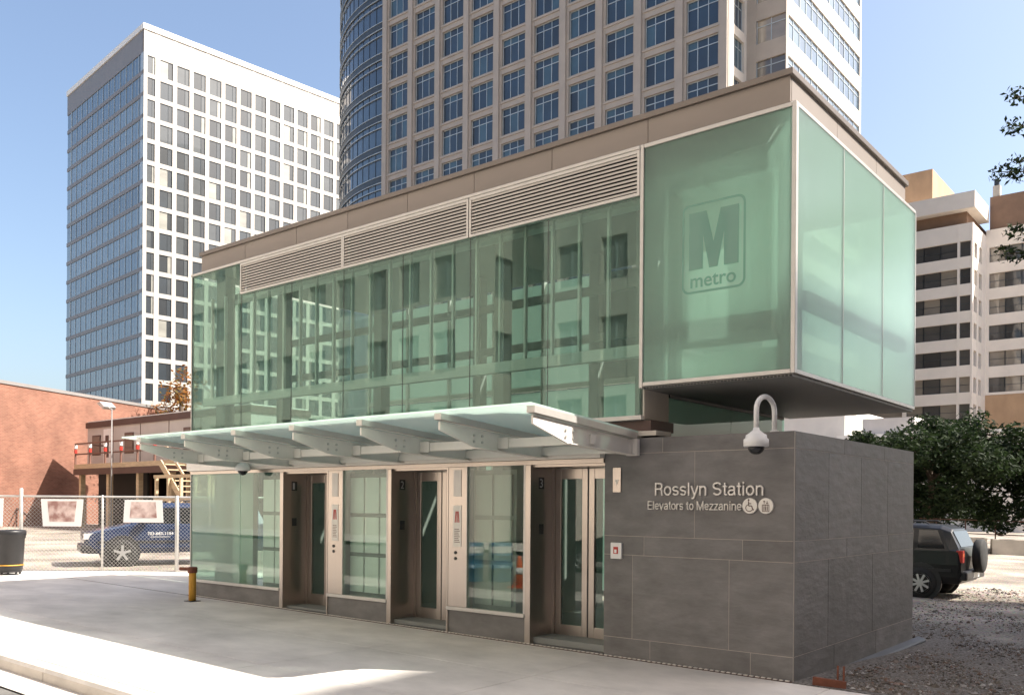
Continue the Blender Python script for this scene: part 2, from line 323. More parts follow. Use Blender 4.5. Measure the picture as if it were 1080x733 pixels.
def text_mesh(name, body, mat, height, width, x0, zbase, yfront, depth=0.012, bold=0.0):
    """lettering standing on a wall that faces -Y; zbase is the baseline"""
    c = bpy.data.curves.new(name, 'FONT'); c.body = body; c.extrude = 0.5 * depth; c.offset = bold; c.resolution_u = 4
    t = bpy.data.objects.new(name, c); COL.objects.link(t); bpy.context.view_layer.update()
    me = bpy.data.meshes.new_from_object(t.evaluated_get(bpy.context.evaluated_depsgraph_get()))
    bpy.data.objects.remove(t); bpy.data.curves.remove(c)
    xs = [v.co.x for v in me.vertices]; x_min, x_max = min(xs), max(xs); cap = 0.70
    sx = width / (x_max - x_min); sz = height / cap
    for v in me.vertices:
        x, y, z = v.co; v.co = (x0 + (x - x_min) * sx, yfront + 0.5 * depth - z, zbase + y * sz)
    me.materials.clear(); me.materials.append(M[mat]); me.name = name
    return me

# sans-serif strokes for the wall sign: every glyph is a list of centre lines on a 1-unit em (cap height 0.72, x height 0.53)
def EL(cx_, cy_, rx, ry, a0, a1, n=14): return [(cx_ + rx * cos(radians(a0 + (a1 - a0) * i / n)), cy_ + ry * sin(radians(a0 + (a1 - a0) * i / n))) for i in range(n + 1)]
SS = lambda cx_, y0, y1, w: EL(cx_, y1 - (y1 - y0) * .25, w, (y1 - y0) * .25, 25, 180, 8) + EL(cx_ - .0, y1 - (y1 - y0) * .25, w, (y1 - y0) * .25, 180, 262, 4) + EL(cx_, y0 + (y1 - y0) * .25, w, (y1 - y0) * .25, 82, 0, 4) + EL(cx_, y0 + (y1 - y0) * .25, w, (y1 - y0) * .25, 0, -158, 8)
GLYPH = {
 'R': (0.62, [[(.10, 0), (.10, .72)], [(.10, .675), (.34, .675)] + EL(.36, .52, .155, .155, 90, -90) + [(.10, .365)], [(.34, .365), (.46, .34), (.50, .26), (.51, .08), (.54, 0)]]),
 'o': (0.55, [EL(.275, .265, .20, .225, 0, 360, 26)]), 's': (0.49, [SS(.245, .045, .487, .165)]), 'S': (0.64, [SS(.32, .045, .677, .225)]),
 'l': (0.23, [[(.115, 0), (.115, .72)]]), 'i': (0.23, [[(.115, 0), (.115, .53)], [(.115, .625), (.115, .72)]]),
 'y': (0.50, [[(.04, .53), (.25, .03)], [(.46, .53), (.24, -.04), (.20, -.12), (.13, -.155), (.07, -.15)]]),
 'n': (0.55, [[(.10, 0), (.10, .53)], [(.10, .33), (.12, .41)] + EL(.275, .335, .165, .155, 140, 0, 10) + [(.44, 0)]]),
 't': (0.30, [[(.15, .68), (.15, .12)] + EL(.235, .12, .085, .075, 180, 275, 6) + [(.27, .045)], [(.03, .49), (.27, .49)]]),
 'a': (0.54, [EL(.26, .36, .165, .13, 165, 10, 8) + [(.425, .12), (.44, .055), (.49, .04)], [(.425, .315), (.36, .29), (.22, .27)] + EL(.20, .155, .125, .115, 90, 270, 8) + [(.30, .05), (.40, .12), (.425, .20)]]),
 'E': (0.60, [[(.10, 0), (.10, .72)], [(.10, .675), (.54, .675)], [(.10, .375), (.51, .375)], [(.10, .045), (.55, .045)]]),
 'e': (0.55, [[(.08, .27), (.465, .27)] + EL(.272, .27, .193, .22, 0, 325, 24)]), 'v': (0.50, [[(.04, .53), (.25, .03), (.46, .53)]]),
 'r': (0.34, [[(.10, 0), (.10, .53)], [(.10, .30), (.13, .41), (.20, .475), (.32, .48)]]),
 'M': (0.82, [[(.10, 0), (.10, .72)], [(.10, .69), (.41, .03), (.72, .69)], [(.72, 0), (.72, .72)]]),
 'z': (0.48, [[(.05, .485), (.42, .485), (.06, .045), (.44, .045)]]), ' ': (0.28, [])}
def stroke_text(name, body, mat, cap, width, x0, zbase, yfront, depth, wt=0.082):
    adv = sum(GLYPH[c][0] for c in body); sx = width / (adv - 0.14); sz = cap / 0.72; pen = -0.07; k = 0; out = []
    for ch in body:
        w_, lines = GLYPH[ch]; m = MB()
        for ln in lines:
            n = len(ln); closed = n > 3 and abs(ln[0][0] - ln[-1][0]) + abs(ln[0][1] - ln[-1][1]) < 1e-6; L_, R_2 = [], []
            for i, (px, py) in enumerate(ln):
                a = ln[(i - 1) if i > 0 else (n - 2 if closed else 0)]; b = ln[(i + 1) if i < n - 1 else (1 if closed else n - 1)]
                d1 = Vector((px - a[0], py - a[1])); d2 = Vector((b[0] - px, b[1] - py))
                d1 = d1.normalized() if d1.length > 1e-9 else d2.normalized(); d2 = d2.normalized() if d2.length > 1e-9 else d1
                t = (d1 + d2).normalized() if (d1 + d2).length > 0.05 else d1; nx = Vector((-t.y, t.x)); sc = min(1 / max(0.35, nx.dot(Vector((-d1.y, d1.x)))), 2.2) * wt / 2
                L_.append((px + nx.x * sc, py + nx.y * sc)); R_2.append((px - nx.x * sc, py - nx.y * sc))
            yf = yfront - 0.0004 * (k % 7); k += 1; b0 = len(m.v)
            for q in range(n):
                for (ux, uz) in (L_[q], R_2[q]):
                    for yy in (yf, yfront + depth): m.v.append((x0 + (pen + ux) * sx, yy, zbase + uz * sz))
            for q in range(n - 1):
                a = b0 + 4 * q; c = a + 4; m.f += [(a, c, c + 2, a + 2), (a + 1, a + 3, c + 3, c + 1), (a, a + 1, c + 1, c), (a + 2, c + 2, c + 3, a + 3)]
            m.f += [(b0, b0 + 2, b0 + 3, b0 + 1), (b0 + 4 * n - 4, b0 + 4 * n - 3, b0 + 4 * n - 1, b0 + 4 * n - 2)]
        pen += w_
        if lines: out.append(m.mesh(name, M[mat]))
    return out

# ------------------------------------------------------------------ ground levels
def g(x, y=0.0):
    z = -0.009 * min(max(x, -60), 20)
    if y > 0:
        w = min(max((x + 9) / 8, 0), 1); z -= 0.024 * min(y, 7) * w
    return z
def sheet(name, mat, xs, ys, zf, parent=None):
    m = MB(); nx = len(xs)
    for y in ys:
        for x in xs: m.v.append((x, y, zf(x, y)))
    for j in range(len(ys) - 1):
        for i in range(nx - 1): a = j * nx + i; m.f.append((a, a + 1, a + nx + 1, a + nx))
    return m.build(name, M[mat], parent)
XS = [-1500, -500, -200, -100, -60] + [-56 + 2 * i for i in range(24)] + [-9 + 0.5 * i for i in range(40)] + [12, 16, 20, 60, 200, 800]
def gz(x, y):
    if y > -0.04: return g(x, y)
    return g(x) - 0.30
def lump(x, y):
    return 0.03 * sin(x * 1.7 + 0.6 * y) * sin(y * 1.3) + 0.02 * sin(3.1 * x + y * 2.3) if (y > 0.6 and x > 0.15) else 0
o = sheet('ground', 'ground', XS, [-900, -300, -60, -5, -0.05, -0.03] + [0.5 * i for i in range(0, 40)] + [22, 26, 30, 40, 60, 100, 200, 500, 1500], lambda x, y: gz(x, y) + lump(x, y)); tag(o, kind='structure')
o = sheet('road', 'asphalt', [-300, -60, 20, 300], [-15.5, -5.2], lambda x, y: g(x) - 0.135); tag(o, kind='structure')
bx('gutter', 'curb', o, -300, 300, -5.2, -4.82, -0.3, -0.29)
bpy.data.objects.remove(bpy.data.objects['gutter'])
gu = sheet('gutter', 'curb', [-300, -60, 20, 300], [-5.2, -4.79], lambda x, y: g(x) - 0.132 + 0.03 * (-4.8 - y), o)
# pavement: slabs with tooled joints, kerb stones
pv = tag(thing('pavement', (-8, -2.4, 0), None, None), kind='structure')
bed = MB()
for a, b, c_, d in ((-60, 20, -4.60, -0.05),):
    bed.v += [(a, c_, g(a) - 0.02), (b, c_, g(b) - 0.02), (b, d, g(b) - 0.02), (a, d, g(a) - 0.02)]; bed.f.append((0, 1, 2, 3))
bed.build('bedding', M['mortar'], pv)
def slab(x0, x1, y0, y1, dz=0.0):
    m = MB(); b = 0.008; k = 0.004
    for (xa, xb, ya, yb, zz) in ((x0 + k, x1 - k, y0 + k, y1 - k, -0.12), (x0 + k, x1 - k, y0 + k, y1 - k, -0.004), (x0 + b, x1 - b, y0 + b, y1 - b, 0.0)):
        m.v += [(xa, ya, g(xa) + zz + dz), (xb, ya, g(xb) + zz + dz), (xb, yb, g(xb) + zz + dz), (xa, yb, g(xa) + zz + dz)]
    for L in (0, 4):
        for i in range(4): j = (i + 1) % 4; m.f.append((L + i, L + j, L + 4 + j, L + 4 + i))
    m.f.append((8, 9, 10, 11)); return m.build('paving_slab', M['concrete'], pv)
for i in range(-18, 6):
    for (ya, yb) in ((-4.60, -3.10), (-3.10, -1.58), (-1.58, -0.06)):
        slab(i * 2.55 + 0.4, (i + 1) * 2.55 + 0.4, ya, yb)
# apron left of the station, up to the fence line
FA = Vector((-18.52, -0.04)); FD = Vector((0.722, 0.692)).normalized()
ap = MB(); P4 = [(-45, -0.05), (-18.53, -0.05), (-11.35, 4.4 + 2.43), (-11.35, -0.05)]
P4 = [(-18.6, -0.055), (-11.33, 6.9), (-11.33, -0.055)]
ap.v += [(x, y, g(x) + 0.004) for x, y in P4]; ap.f.append((0, 2, 1)); ap.build('apron', M['concrete'], pv)
for i in range(-18, 6):
    x0, x1 = i * 3.05, (i + 1) * 3.05 - 0.012
    m = MB(); prof = [(-4.80, -0.30), (-4.80, -0.035), (-4.775, 0.0), (-4.612, 0.0), (-4.612, -0.30)]
    n = len(prof)
    for x in (x0, x1): m.v += [(x, y, z + g(x)) for y, z in prof]
    m.f.append(tuple(range(n))); m.f.append(tuple(range(n, 2 * n))[::-1])
    for k in range(n): j = (k + 1) % n; m.f.append((k, n + k, n + j, j))
    m.build('kerb_stone', M['curb'], pv)
o = sheet('far_pavement', 'concrete', [-300, -60, 20, 300], [-20, -15.5], lambda x, y: g(x)); tag(o, kind='structure')

# ------------------------------------------------------------------ the station building
ST = thing('station_building', (-5.65, 2.16, 0), 'green glass and grey slate elevator entrance building with steel canopy', 'building')
L, W = -11.31, 4.33
ZS, ZB, ZT = 2.578, 3.165, 5.947
# slate block
core = MB().box(-2.312, -0.002, 0.002, W - 0.006, -0.45, ZS - 0.01).build('slate_core', M['mortar'], ST)
def slate_front(z0, z1, xs):
    for a, b in zip(xs[:-1], xs[1:]): bx('slate_panel', 'slate', ST, a + 0.003, b - 0.003, 0.0, 0.03, z0 + 0.003, z1 - 0.003)
def slate_side(z0, z1, ys):
    for a, b in zip(ys[:-1], ys[1:]): bx('slate_panel', 'slate', ST, -0.03, 0.0, a + 0.003, b - 0.003, z0 + 0.003, z1 - 0.003)
slate_front(-0.40, 0.25, [-2.313, -1.68, -0.462, 0]); slate_front(0.25, 1.22, [-2.313, -1.92, -0.711, 0]); slate_front(1.22, 1.44, [-2.313, -1.768, -0.559, 0])
slate_front(1.44, 2.40, [-2.313, -1.128, 0]); slate_front(2.40, ZS, [-2.313, -1.532, 0])
slate_side(-0.45, 0.25, [0.03, 1.2, 2.7, W]); slate_side(0.25, 1.22, [0.03, 1.0, 2.55, W]); slate_side(1.22, 1.44, [0.03, 1.6, 3.2, W]); slate_side(1.44, 2.40, [0.03, 1.0, 2.1, 3.15, W]); slate_side(2.40, ZS, [0.03, 1.5, 3.0, W])
bx('slate_roof', 'slate', ST, -2.30, -0.035, 0.035, W, ZS - 0.008, ZS - 0.001)
MB().prism([(0.0, -0.45), (0.10, -0.46), (0.10, -0.085), (0.085, -0.065), (0.0, -0.04)], 'y', -0.02, W + 0.30).build('base_flashing', M['flash'], ST)
for z_, o_ in ((0, 0),): pass
# lower storey
for a, b in ((L, -8.54), (-7.43, -5.98), (-4.87, -3.415)):
    b -= 0.09; bx('slate_panel', 'slate', ST, a, b, 0.0, 0.05, -0.25, 0.355)
    bx('sill', 'alu', ST, a + 0.002, b - 0.002, -0.028, 0.06, 0.357, 0.405, bv=0.004)
    bx('inner_kerb', 'inner_grey', ST, a + 0.1, b - 0.02, 0.055, 0.16, -0.2, 0.36)
bx('glass_panel', 'glass_mint', ST, L + 0.01, -9.772, 0.0, 0.012, 0.407, 2.30)
bx('glass_panel', 'glass_low', ST, -9.764, -8.632, 0.0, 0.012, 0.407, 2.30)
bx('glass_panel', 'glass_low', ST, -7.06, -6.07, 0.0, 0.012, 0.407, 2.30)
bx('glass_panel', 'glass_low', ST, -4.505, -3.485, 0.0, 0.012, 0.407, 2.30)
bx('corner_post', 'alu', ST, L - 0.012, L + 0.008, -0.012, 0.03, 0.0, 2.80)
# elevator recesses: jambs, head, doors
for k, x0 in enumerate((-8.54, -5.98, -3.415)):
    x1 = x0 + 1.105
    bx('jamb', 'steel', ST, x0 - 0.088, x0, -0.018, 0.50, -0.12, 2.30, bv=0.004)
    if k < 2: bx('jamb', 'steel', ST, x1, x1 + 0.03, -0.018, 0.50, -0.12, 2.30, bv=0.003)
    bx('recess_ceiling', 'steel', ST, x0, x1, 0.03, 0.55, 2.272, 2.30)
    bx('threshold', 'steel_dark', ST, x0, x1, -0.02, 0.52, -0.15, max(g(x0), g(x1)) + 0.012)
    zb = g(x0) + 0.02
    for s, (a, b) in enumerate(((x0 + 0.045, x0 + 0.545), (x0 + 0.565, x1 - 0.002))):
        st = 0.085
        m = MB().box(a, a + st, 0.46, 0.505, zb, 2.265).box(b - st, b, 0.46, 0.505, zb, 2.265).box(a + st, b - st, 0.46, 0.505, 2.13, 2.265).box(a + st, b - st, 0.46, 0.505, zb, zb + 0.20)
        d = m.build('elevator_door', M['steel'], ST); bevel(d, 0.004)
        bx('door_glass', 'glass_low', d, a + st, b - st, 0.478, 0.488, zb + 0.20, 2.13)
        bx('door_edge', 'steel_dark', d, b - 0.0 if s == 0 else a - 0.012, b + 0.012 if s == 0 else a, 0.47, 0.50, zb, 2.26)
    bx('door_side_frame', 'steel', ST, x0, x0 + 0.042, 0.44, 0.51, zb, 2.27)
    # jamb fittings: hall number plate and call plate
    bx('jamb_plate', 'steel_dark', ST, x0, x0 + 0.004, 0.15, 0.26, 2.0, 2.15)
    f = bx('jamb_plate', 'steel_dark', ST, x0, x0 + 0.006, 0.16, 0.25, 1.42, 1.55)
    n_ = link('jamb_number', text_mesh('jamb_number', str(k + 1), 'white', 0.11, 0.04 if k == 0 else 0.06, 0, 0, 0, 0.004), ST)
    n_.matrix_basis = Matrix.Translation((x0 + 0.005, 0.17, 2.02)) @ Matrix.Rotation(pi / 2, 4, 'Z')
for x0, x1 in ((-7.40, -7.062), (-4.84, -4.508)):
    p = bx('call_panel', 'steel', ST, x0, x1, -0.016, 0.05, 0.407, 2.30, bv=0.003)
    c_ = (x0 + x1) / 2
    bx('notice_plate', 'alu', p, c_ - 0.07, c_ + 0.07, -0.022, -0.015, 1.90, 2.26)
    q = bx('fire_notice', 'letter', p, c_ - 0.075, c_ + 0.075, -0.021, -0.015, 1.22, 1.78)
    m = MB()
    for i in range(3): m.bar((c_ - 0.035 + 0.035 * i, -0.023, 1.55), (c_ - 0.02 + 0.02 * i, -0.023, 1.70), 0.014, 0.004, up=(0, 1, 0))
    m.build('fire_emblem', M['red'], p)
    m = MB()
    for i in range(8): m.box(c_ - 0.05, c_ + 0.05 - 0.012 * (i % 3), -0.0235, -0.0205, 1.28 + 0.025 * i, 1.288 + 0.025 * i)
    tag(m.build('print_line', M['rail'], p), kind='stuff')
    for z in (1.14, 1.06): MB().lathe([(0.022, 0), (0.022, -0.012), (0.016, -0.018)], (c_ - 0.03, -0.016, z), 12, 'y').build('call_button', M['steel_dark'], p)
    bx('window_frame', 'alu', ST, x1 + 0.001, x1 + 0.012, -0.02, 0.04, 0.407, 2.30)
    bx('window_frame', 'alu', ST, x1 + 0.98, x1 + 1.008, -0.02, 0.04, 0.407, 2.30)
bx('header', 'steel', ST, L, -2.316, -0.022, 0.04, 2.302, 2.355)
bx('fascia_channel', 'paint', ST, L, -2.316, -0.10, 0.05, 2.36, 2.525)
bx('fascia_panel', 'paint', ST, L, -1.84, 0.03, 0.07, 2.53, 2.80)
bx('upper_sill', 'alu', ST, L, -1.80, -0.03, 0.07, 2.785, 2.838, bv=0.004)
# upper storey glass
XJ = [-9.775, -8.38, -7.09, -5.79, -4.49, -3.18, -1.835]
bx('glass_panel', 'glass_clear', ST, L + 0.008, -9.782, 0.0, 0.014, 2.842, 5.905)
for a, b in zip(XJ[:-1], XJ[1:]):
    bx('glass_panel', 'glass_clear', ST, a + 0.005, b - 0.005, 0.0, 0.014, 2.842, 5.368)
    bx('glass_joint', 'steel_dark', ST, a - 0.004, a + 0.004, 0.002, 0.012, 2.842, 5.368)
bx('corner_post', 'alu', ST, L - 0.014, L + 0.006, -0.014, 0.03, 2.84, 5.90)
# louvers
for a, b in ((-9.755, -7.105), (-7.065, -4.525), (-4.465, -1.865)):
    m = MB().box(a - 0.022, b + 0.022, -0.03, 0.05, 5.372, 5.408).box(a - 0.022, b + 0.022, -0.03, 0.05, 5.862, 5.90).box(a - 0.022, a + 0.012, -0.03, 0.05, 5.408, 5.862).box(b - 0.012, b + 0.022, -0.03, 0.05, 5.408, 5.862)
    lv = m.build('louver', M['alu'], ST)
    bx('louver_back', 'dark', lv, a, b, 0.09, 0.10, 5.38, 5.89)
    me = None
    for i in range(10):
        z = 5.425 + i * 0.0455
        if me is None:
            me = MB().prism([(-0.022, -0.002), (-0.018, -0.002), (0.05, 0.036), (0.05, 0.042), (-0.022, 0.022)], 'x', a + 0.013, b - 0.013).mesh('slat', M['louver'])
        s = link('slat', me, lv); s.matrix_basis = Matrix.Translation((0, 0, z))
bx('top_frame', 'alu', ST, L - 0.01, -1.84, -0.034, 0.06, 5.906, ZT, bv=0.005)
# frosted glass box: frame, panes, soffit
for d in ((-1.832, -1.786, -0.035, 0.05, ZB - 0.02, ZT), (-0.036, 0.012, -0.035, 0.03, ZB, ZT), (-1.784, -0.038, -0.033, 0.04, ZB, ZB + 0.045), (-1.784, -0.038, -0.033, 0.04, ZT - 0.045, ZT),
          (-0.03, 0.010, 0.032, W, ZB, ZB + 0.045), (-0.03, 0.010, 0.032, W, ZT - 0.045, ZT), (-0.03, 0.009, W - 0.02, W + 0.015, ZB + 0.046, ZT - 0.046)):
    bx('box_frame', 'alu', ST, *d, bv=0.005)
bx('glass_panel', 'glass_frost', ST, -1.784, -0.038, -0.012, 0.004, ZB + 0.047, ZT - 0.047)
for a, b in ((0.034, 1.398), (1.412, 2.869), (2.883, W - 0.022)):
    bx('glass_panel', 'glass_frost', ST, -0.010, 0.005, a, b, ZB + 0.047, ZT - 0.047)
for y in (1.405, 2.876): bx('glass_joint', 'alu', ST, -0.02, 0.007, y - 0.006, y + 0.006, ZB + 0.047, ZT - 0.047)
bx('soffit', 'soffit', ST, -1.80, -0.02, -0.02, W, ZB - 0.03, ZB - 0.005)
m = MB()
for i in range(44): m.box(-1.77 + i * 0.04, -1.745 + i * 0.04, -0.030, -0.022, ZB - 0.028, ZB - 0.012)
tag(m.build('vent_slot', M['dark'], ST), kind='stuff')
bx('box_floor', 'inner_white', ST, -1.78, -0.04, 0.05, W - 0.05, ZB + 0.0, ZB + 0.03)
bx('box_rear', 'glass_frost', ST, -1.80, -0.03, W - 0.02, W, ZB, ZT)
bx('inner_wall', 'inner_white', ST, -1.82, -1.79, 0.5, W - 0.05, ZB, ZT - 0.05)
bx('glow_sheet', 'diffuser', ST, -1.50, -0.40, 0.55, 0.56, 3.92, 5.42)  # translucent sheets added to make pale glowing patches behind the frost
bx('glow_sheet', 'diffuser', ST, -1.50, -0.50, 0.75, 0.76, 3.25, 3.60)
# dark members added inside the box to darken bands of the frosted panes
for d in ((-1.75, -0.25, 0.14, 0.34, 3.60, 3.88), (-1.70, -1.58, 0.4, 0.52, ZB, ZT), (-0.24, -0.06, 0.12, 0.34, ZB + 0.05, 5.52), (-1.75, -0.06, 0.16, 0.5, 5.52, 5.90), (-0.18, -0.06, 0.5, W - 0.2, 3.95, 4.12)):
    bx('dark_band_member', 'inner_grey', ST, *d)
# etched emblem on the front pane
yq = -0.0135
def rr(x0, x1, z0, z1, r, n=6):
    p = []
    for cx_, cz_, a0 in ((x1 - r, z1 - r, 0), (x0 + r, z1 - r, 90), (x0 + r, z0 + r, 180), (x1 - r, z0 + r, 270)):
        for i in range(n + 1): a = radians(a0 + 90 * i / n); p.append((cx_ + r * cos(a), cz_ + r * sin(a)))
    return p
m = MB(); A = rr(-1.297, -0.542, 4.14, 5.13, 0.09); B = rr(-1.272, -0.567, 4.165, 5.105, 0.07); n = len(A)
m.v += [(x, yq, z) for x, z in A] + [(x, yq, z) for x, z in B]
for i in range(n): j = (i + 1) % n; m.f.append((i, n + i, n + j, j))
em = m.build('emblem_outline', M['etch'], ST)
m = MB(); zt_, zb_ = 5.03, 4.40
m.prism([(-1.21, zb_), (-1.04, zb_), (-1.04, 4.78), (-0.965, zb_), (-0.865, zb_), (-0.79, 4.78), (-0.79, zb_), (-0.62, zb_), (-0.62, zt_), (-0.83, zt_), (-0.915, 4.68), (-1.0, zt_), (-1.21, zt_)][::-1], 'y', yq - 0.001, yq)
m.build('emblem_letter', M['etch'], em)
link('emblem_word', text_mesh('emblem_word', 'metro', 'etch', 0.155, 0.54, -1.19, 4.205, yq - 0.001, 0.001, 0.012), em)
# parapet and roof
PX = [-11.2, -9.84, -8.407, -7.133, -5.815, -4.526, -3.21, -1.818, -0.11]
for a, b in zip(PX[:-1], PX[1:]): bx('parapet_panel', 'parapet', ST, a + 0.004, b - 0.004, 0.11, 0.14, ZT + 0.004, 6.29)
for a, b in ((0.14, 1.5), (1.5, 2.95), (2.95, W - 0.1)): bx('parapet_panel', 'parapet', ST, -0.14, -0.11, a + 0.004, b - 0.004, ZT + 0.004, 6.29)
bx('parapet_core', 'dark', ST, -11.19, -0.142, 0.142, W - 0.11, ZT - 0.0, 6.285)
bx('parapet_cap', 'cap', ST, -11.24, -0.075, 0.075, W - 0.06, 6.291, 6.36, bv=0.006)
bx('flashing_strip', 'cap', ST, L, 0.0, -0.01, 0.10, ZT + 0.001, ZT + 0.012)
bx('ceiling', 'inner_grey', ST, L + 0.05, -1.83, 0.09, W - 0.05, 5.93, 5.944); bx('ceiling', 'inner_white', ST, -1.78, -0.05, 0.09, W - 0.05, 5.93, 5.944)
# cream return panels and frosted wall below the box
bx('return_panel', 'cream', ST, -1.815, -1.795, 0.03, 0.30, 2.80, ZB - 0.03); bx('return_panel', 'cream', ST, -1.815, -1.795, 0.304, 0.60, 2.80, ZB - 0.03)
bx('return_ledge', 'brown', ST, -2.30, -1.70, 0.02, 0.55, 2.66, 2.78)
bx('return_coping', 'cream', ST, -2.30, -1.62, 0.0, 0.35, 2.60, 2.655)
bx('glass_panel', 'glass_rear', ST, -1.81, -1.798, 0.61, 2.3, 2.60, ZB - 0.07); bx('glass_panel', 'glass_rear', ST, -1.81, -1.798, 2.31, 4.05, 2.60, ZB - 0.07)
bx('glass_rail', 'steel_dark', ST, -1.83, -1.78, 0.60, 4.08, ZB - 0.07, ZB - 0.032)
# left end wall and rear wall
for z0, z1 in ((0.3, 2.8), (2.85, 5.9)):
    for a, b in ((0.03, 1.45), (1.46, 2.88), (2.89, W - 0.02)): bx('glass_panel', 'glass_clear', ST, L, L + 0.012, a, b, z0, z1)
xs = [L, -10.1, -8.9, -7.7, -6.5, -5.3, -4.1, -2.9, -1.85]
for a, b in zip(xs[:-1], xs[1:]):
    bx('rear_panel', 'glass_rear', ST, a + 0.03, b - 0.03, W - 0.012, W, 0.3, 2.7)
    bx('rear_panel', 'glass_rear', ST, a + 0.03, b - 0.03, W - 0.012, W, 2.85, 3.9)
    bx('rear_panel', 'inner_grey' if b > -4.2 else 'glass_rear', ST, a + 0.03, b - 0.03, W - 0.014, W - 0.001, 3.98, 5.9)
    bx('rear_mullion', 'alu', ST, a - 0.03, a + 0.03, W - 0.08, W + 0.02, 0, 5.93)
for z in (0.2, 2.75, 3.92): bx('rear_rail', 'alu', ST, L, -1.85, W - 0.07, W + 0.015, z, z + 0.09)
bx('floor', 'inner_grey', ST, L + 0.02, -2.32, 0.06, W - 0.03, -0.2, 0.12)
# interior: shaft steel, with white bars standing in for lines mirrored in the glass
bx('mirrored_band_bar', 'inner_white', ST, L + 0.05, -1.9, 0.19, 0.30, 3.56, 3.70)
bx('mirrored_band_bar', 'inner_white', ST, L + 0.05, -1.9, 0.55, 0.75, 5.50, 5.62)
x = L + 0.3; i = 0
while x < -2.0:
    bx('mirrored_line_bar', 'inner_white', ST, x - 0.016, x + 0.016, 0.20, 0.25, 3.70, 5.50); x += (0.42, 0.43, 0.44)[i % 3]; i += 1
for x in (-9.77, -7.2, -4.65, -2.3):
    bx('shaft_column', 'inner_grey', ST, x - 0.09, x + 0.09, 0.8, 0.98, 0.1, 5.9)
    bx('shaft_column', 'inner_grey', ST, x - 0.09, x + 0.09, 3.2, 3.38, 0.1, 5.9)
    bx('shaft_partition', 'inner_grey', ST, x - 0.02, x + 0.02, 1.0, 3.2, 0.1, 2.7)
bx('shaft_deck', 'inner_grey', ST, -2.9, -1.9, 0.9, 3.9, 2.72, 2.82)
for zc in (4.2, 4.9): bx('shaft_brace', 'inner_grey', ST, L + 0.1, -1.9, 2.0, 2.08, zc, zc + 0.12)
# white lining grids behind the lower glass
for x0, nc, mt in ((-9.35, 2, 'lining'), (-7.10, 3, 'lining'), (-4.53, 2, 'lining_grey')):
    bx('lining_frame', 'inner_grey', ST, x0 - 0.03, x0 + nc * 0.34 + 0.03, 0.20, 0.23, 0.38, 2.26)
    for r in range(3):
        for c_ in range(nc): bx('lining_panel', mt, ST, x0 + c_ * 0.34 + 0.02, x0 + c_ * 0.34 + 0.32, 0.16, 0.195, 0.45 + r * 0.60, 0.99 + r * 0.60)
for x0 in (-8.54, -5.98, -3.415):   # car interiors behind the doors
    bx('car_rear', 'inner_grey', ST, x0 + 0.05, x0 + 1.05, 2.0, 2.03, 0.12, 2.3)
    m = MB().tube([(x0 + 0.08, 1.95, 1.0), (x0 + 1.0, 1.95, 1.0)], 0.02, 8); m.build('car_handrail', M['steel'], ST)
bx('stripe_pier', 'inner_white', ST, -10.5, -9.9, 0.35, 0.45, 0.12, 2.7); bx('shaft_column', 'inner_grey', ST, -11.0, -10.72, 0.30, 0.5, 0.12, 5.9)  # pier and column added behind the pane to suggest its reflected stripes
bx('shaft_wall', 'inner_grey', ST, -2.31, -2.29, 0.6, W - 0.05, 0.1, 2.5)
# dashed metal drain strip along the foot of the front
m = MB(); dk = MB()
for i in range(174):
    x0 = L + 0.065 * i; m.box(x0, x0 + 0.042, -0.045, -0.015, g(x0) - 0.01, g(x0) + 0.014)
for a, b in ((L, -8), (-8, -4), (-4, 0)): dk.prism([(a, g(a) - 0.02), (b, g(b) - 0.02), (b, g(b) + 0.006), (a, g(a) + 0.006)], 'y', -0.056, -0.004)
d = dk.build('drain_strip', M['brown'], ST); tag(m.build('drain_dash', M['letter'], d), kind='stuff')

# canopy: part of the building with its own pieces
CB = [-1.88, -3.15, -4.42, -5.70, -6.97, -8.22, -9.46]
cn = bx('canopy', 'paint', ST, -9.50, -1.84, -0.99, -0.89, 2.455, 2.555)          # the long purlin
def slope(y, z0=2.655): return z0 - 0.0736 * y          # rises towards the street
for x in CB:
    prof = [(-1.965, 2.595), (-1.37, 2.432), (-0.05, 2.375), (-0.05, 2.545), (-1.965, 2.685)]
    b = MB().prism(prof, 'x', x - 0.014, x + 0.014).build('canopy_beam', M['paint'], cn); bevel(b, 0.003)
    MB().prism([(-1.38, 2.428), (-0.05, 2.371), (-0.05, 2.381), (-1.38, 2.438)], 'x', x - 0.06, x + 0.06).build('beam_flange', M['paint'], cn)
    MB().prism([(-1.99, slope(-1.99, 2.560)), (-0.06, slope(-0.06, 2.560)), (-0.06, slope(-0.06, 2.63)), (-1.99, slope(-1.99, 2.63))], 'x', x - 0.05, x + 0.05).build('glass_rail', M['alu'], cn)
    m = MB()
    for yy in (-1.42, -1.28):
        for zz in (2.50, 2.57):
            for s in (-1, 1): m.lathe([(0.016, 0), (0.016, 0.012 * s)], (x + 0.014 * s, yy, zz), 6, 'x')
    m.build('bolt_group', M['galv'], cn)
    for s in (-1, 1):
        if (x == CB[0] and s == 1): continue
        bx('gusset', 'paint', cn, x + (0.015 if s > 0 else -0.17), x + (0.17 if s > 0 else -0.015), -1.005, -0.995, 2.44, 2.57)
    MB().box(x - 0.07, x + 0.07, -0.11, -0.04, 2.37, 2.56).build('wall_bracket', M['paint'], cn)
xs = [-1.84] + [x for x in CB[1:]] + [-9.92]
for a, b in zip(xs[:-1], xs[1:]):
    MB().prism([(-2.03, slope(-2.03, 2.634)), (-0.02, slope(-0.02, 2.634)), (-0.02, slope(-0.02, 2.655)), (-2.03, slope(-2.03, 2.655))], 'x', b + 0.006, a - 0.006).build('canopy_glass', M['glass_canopy'], cn)
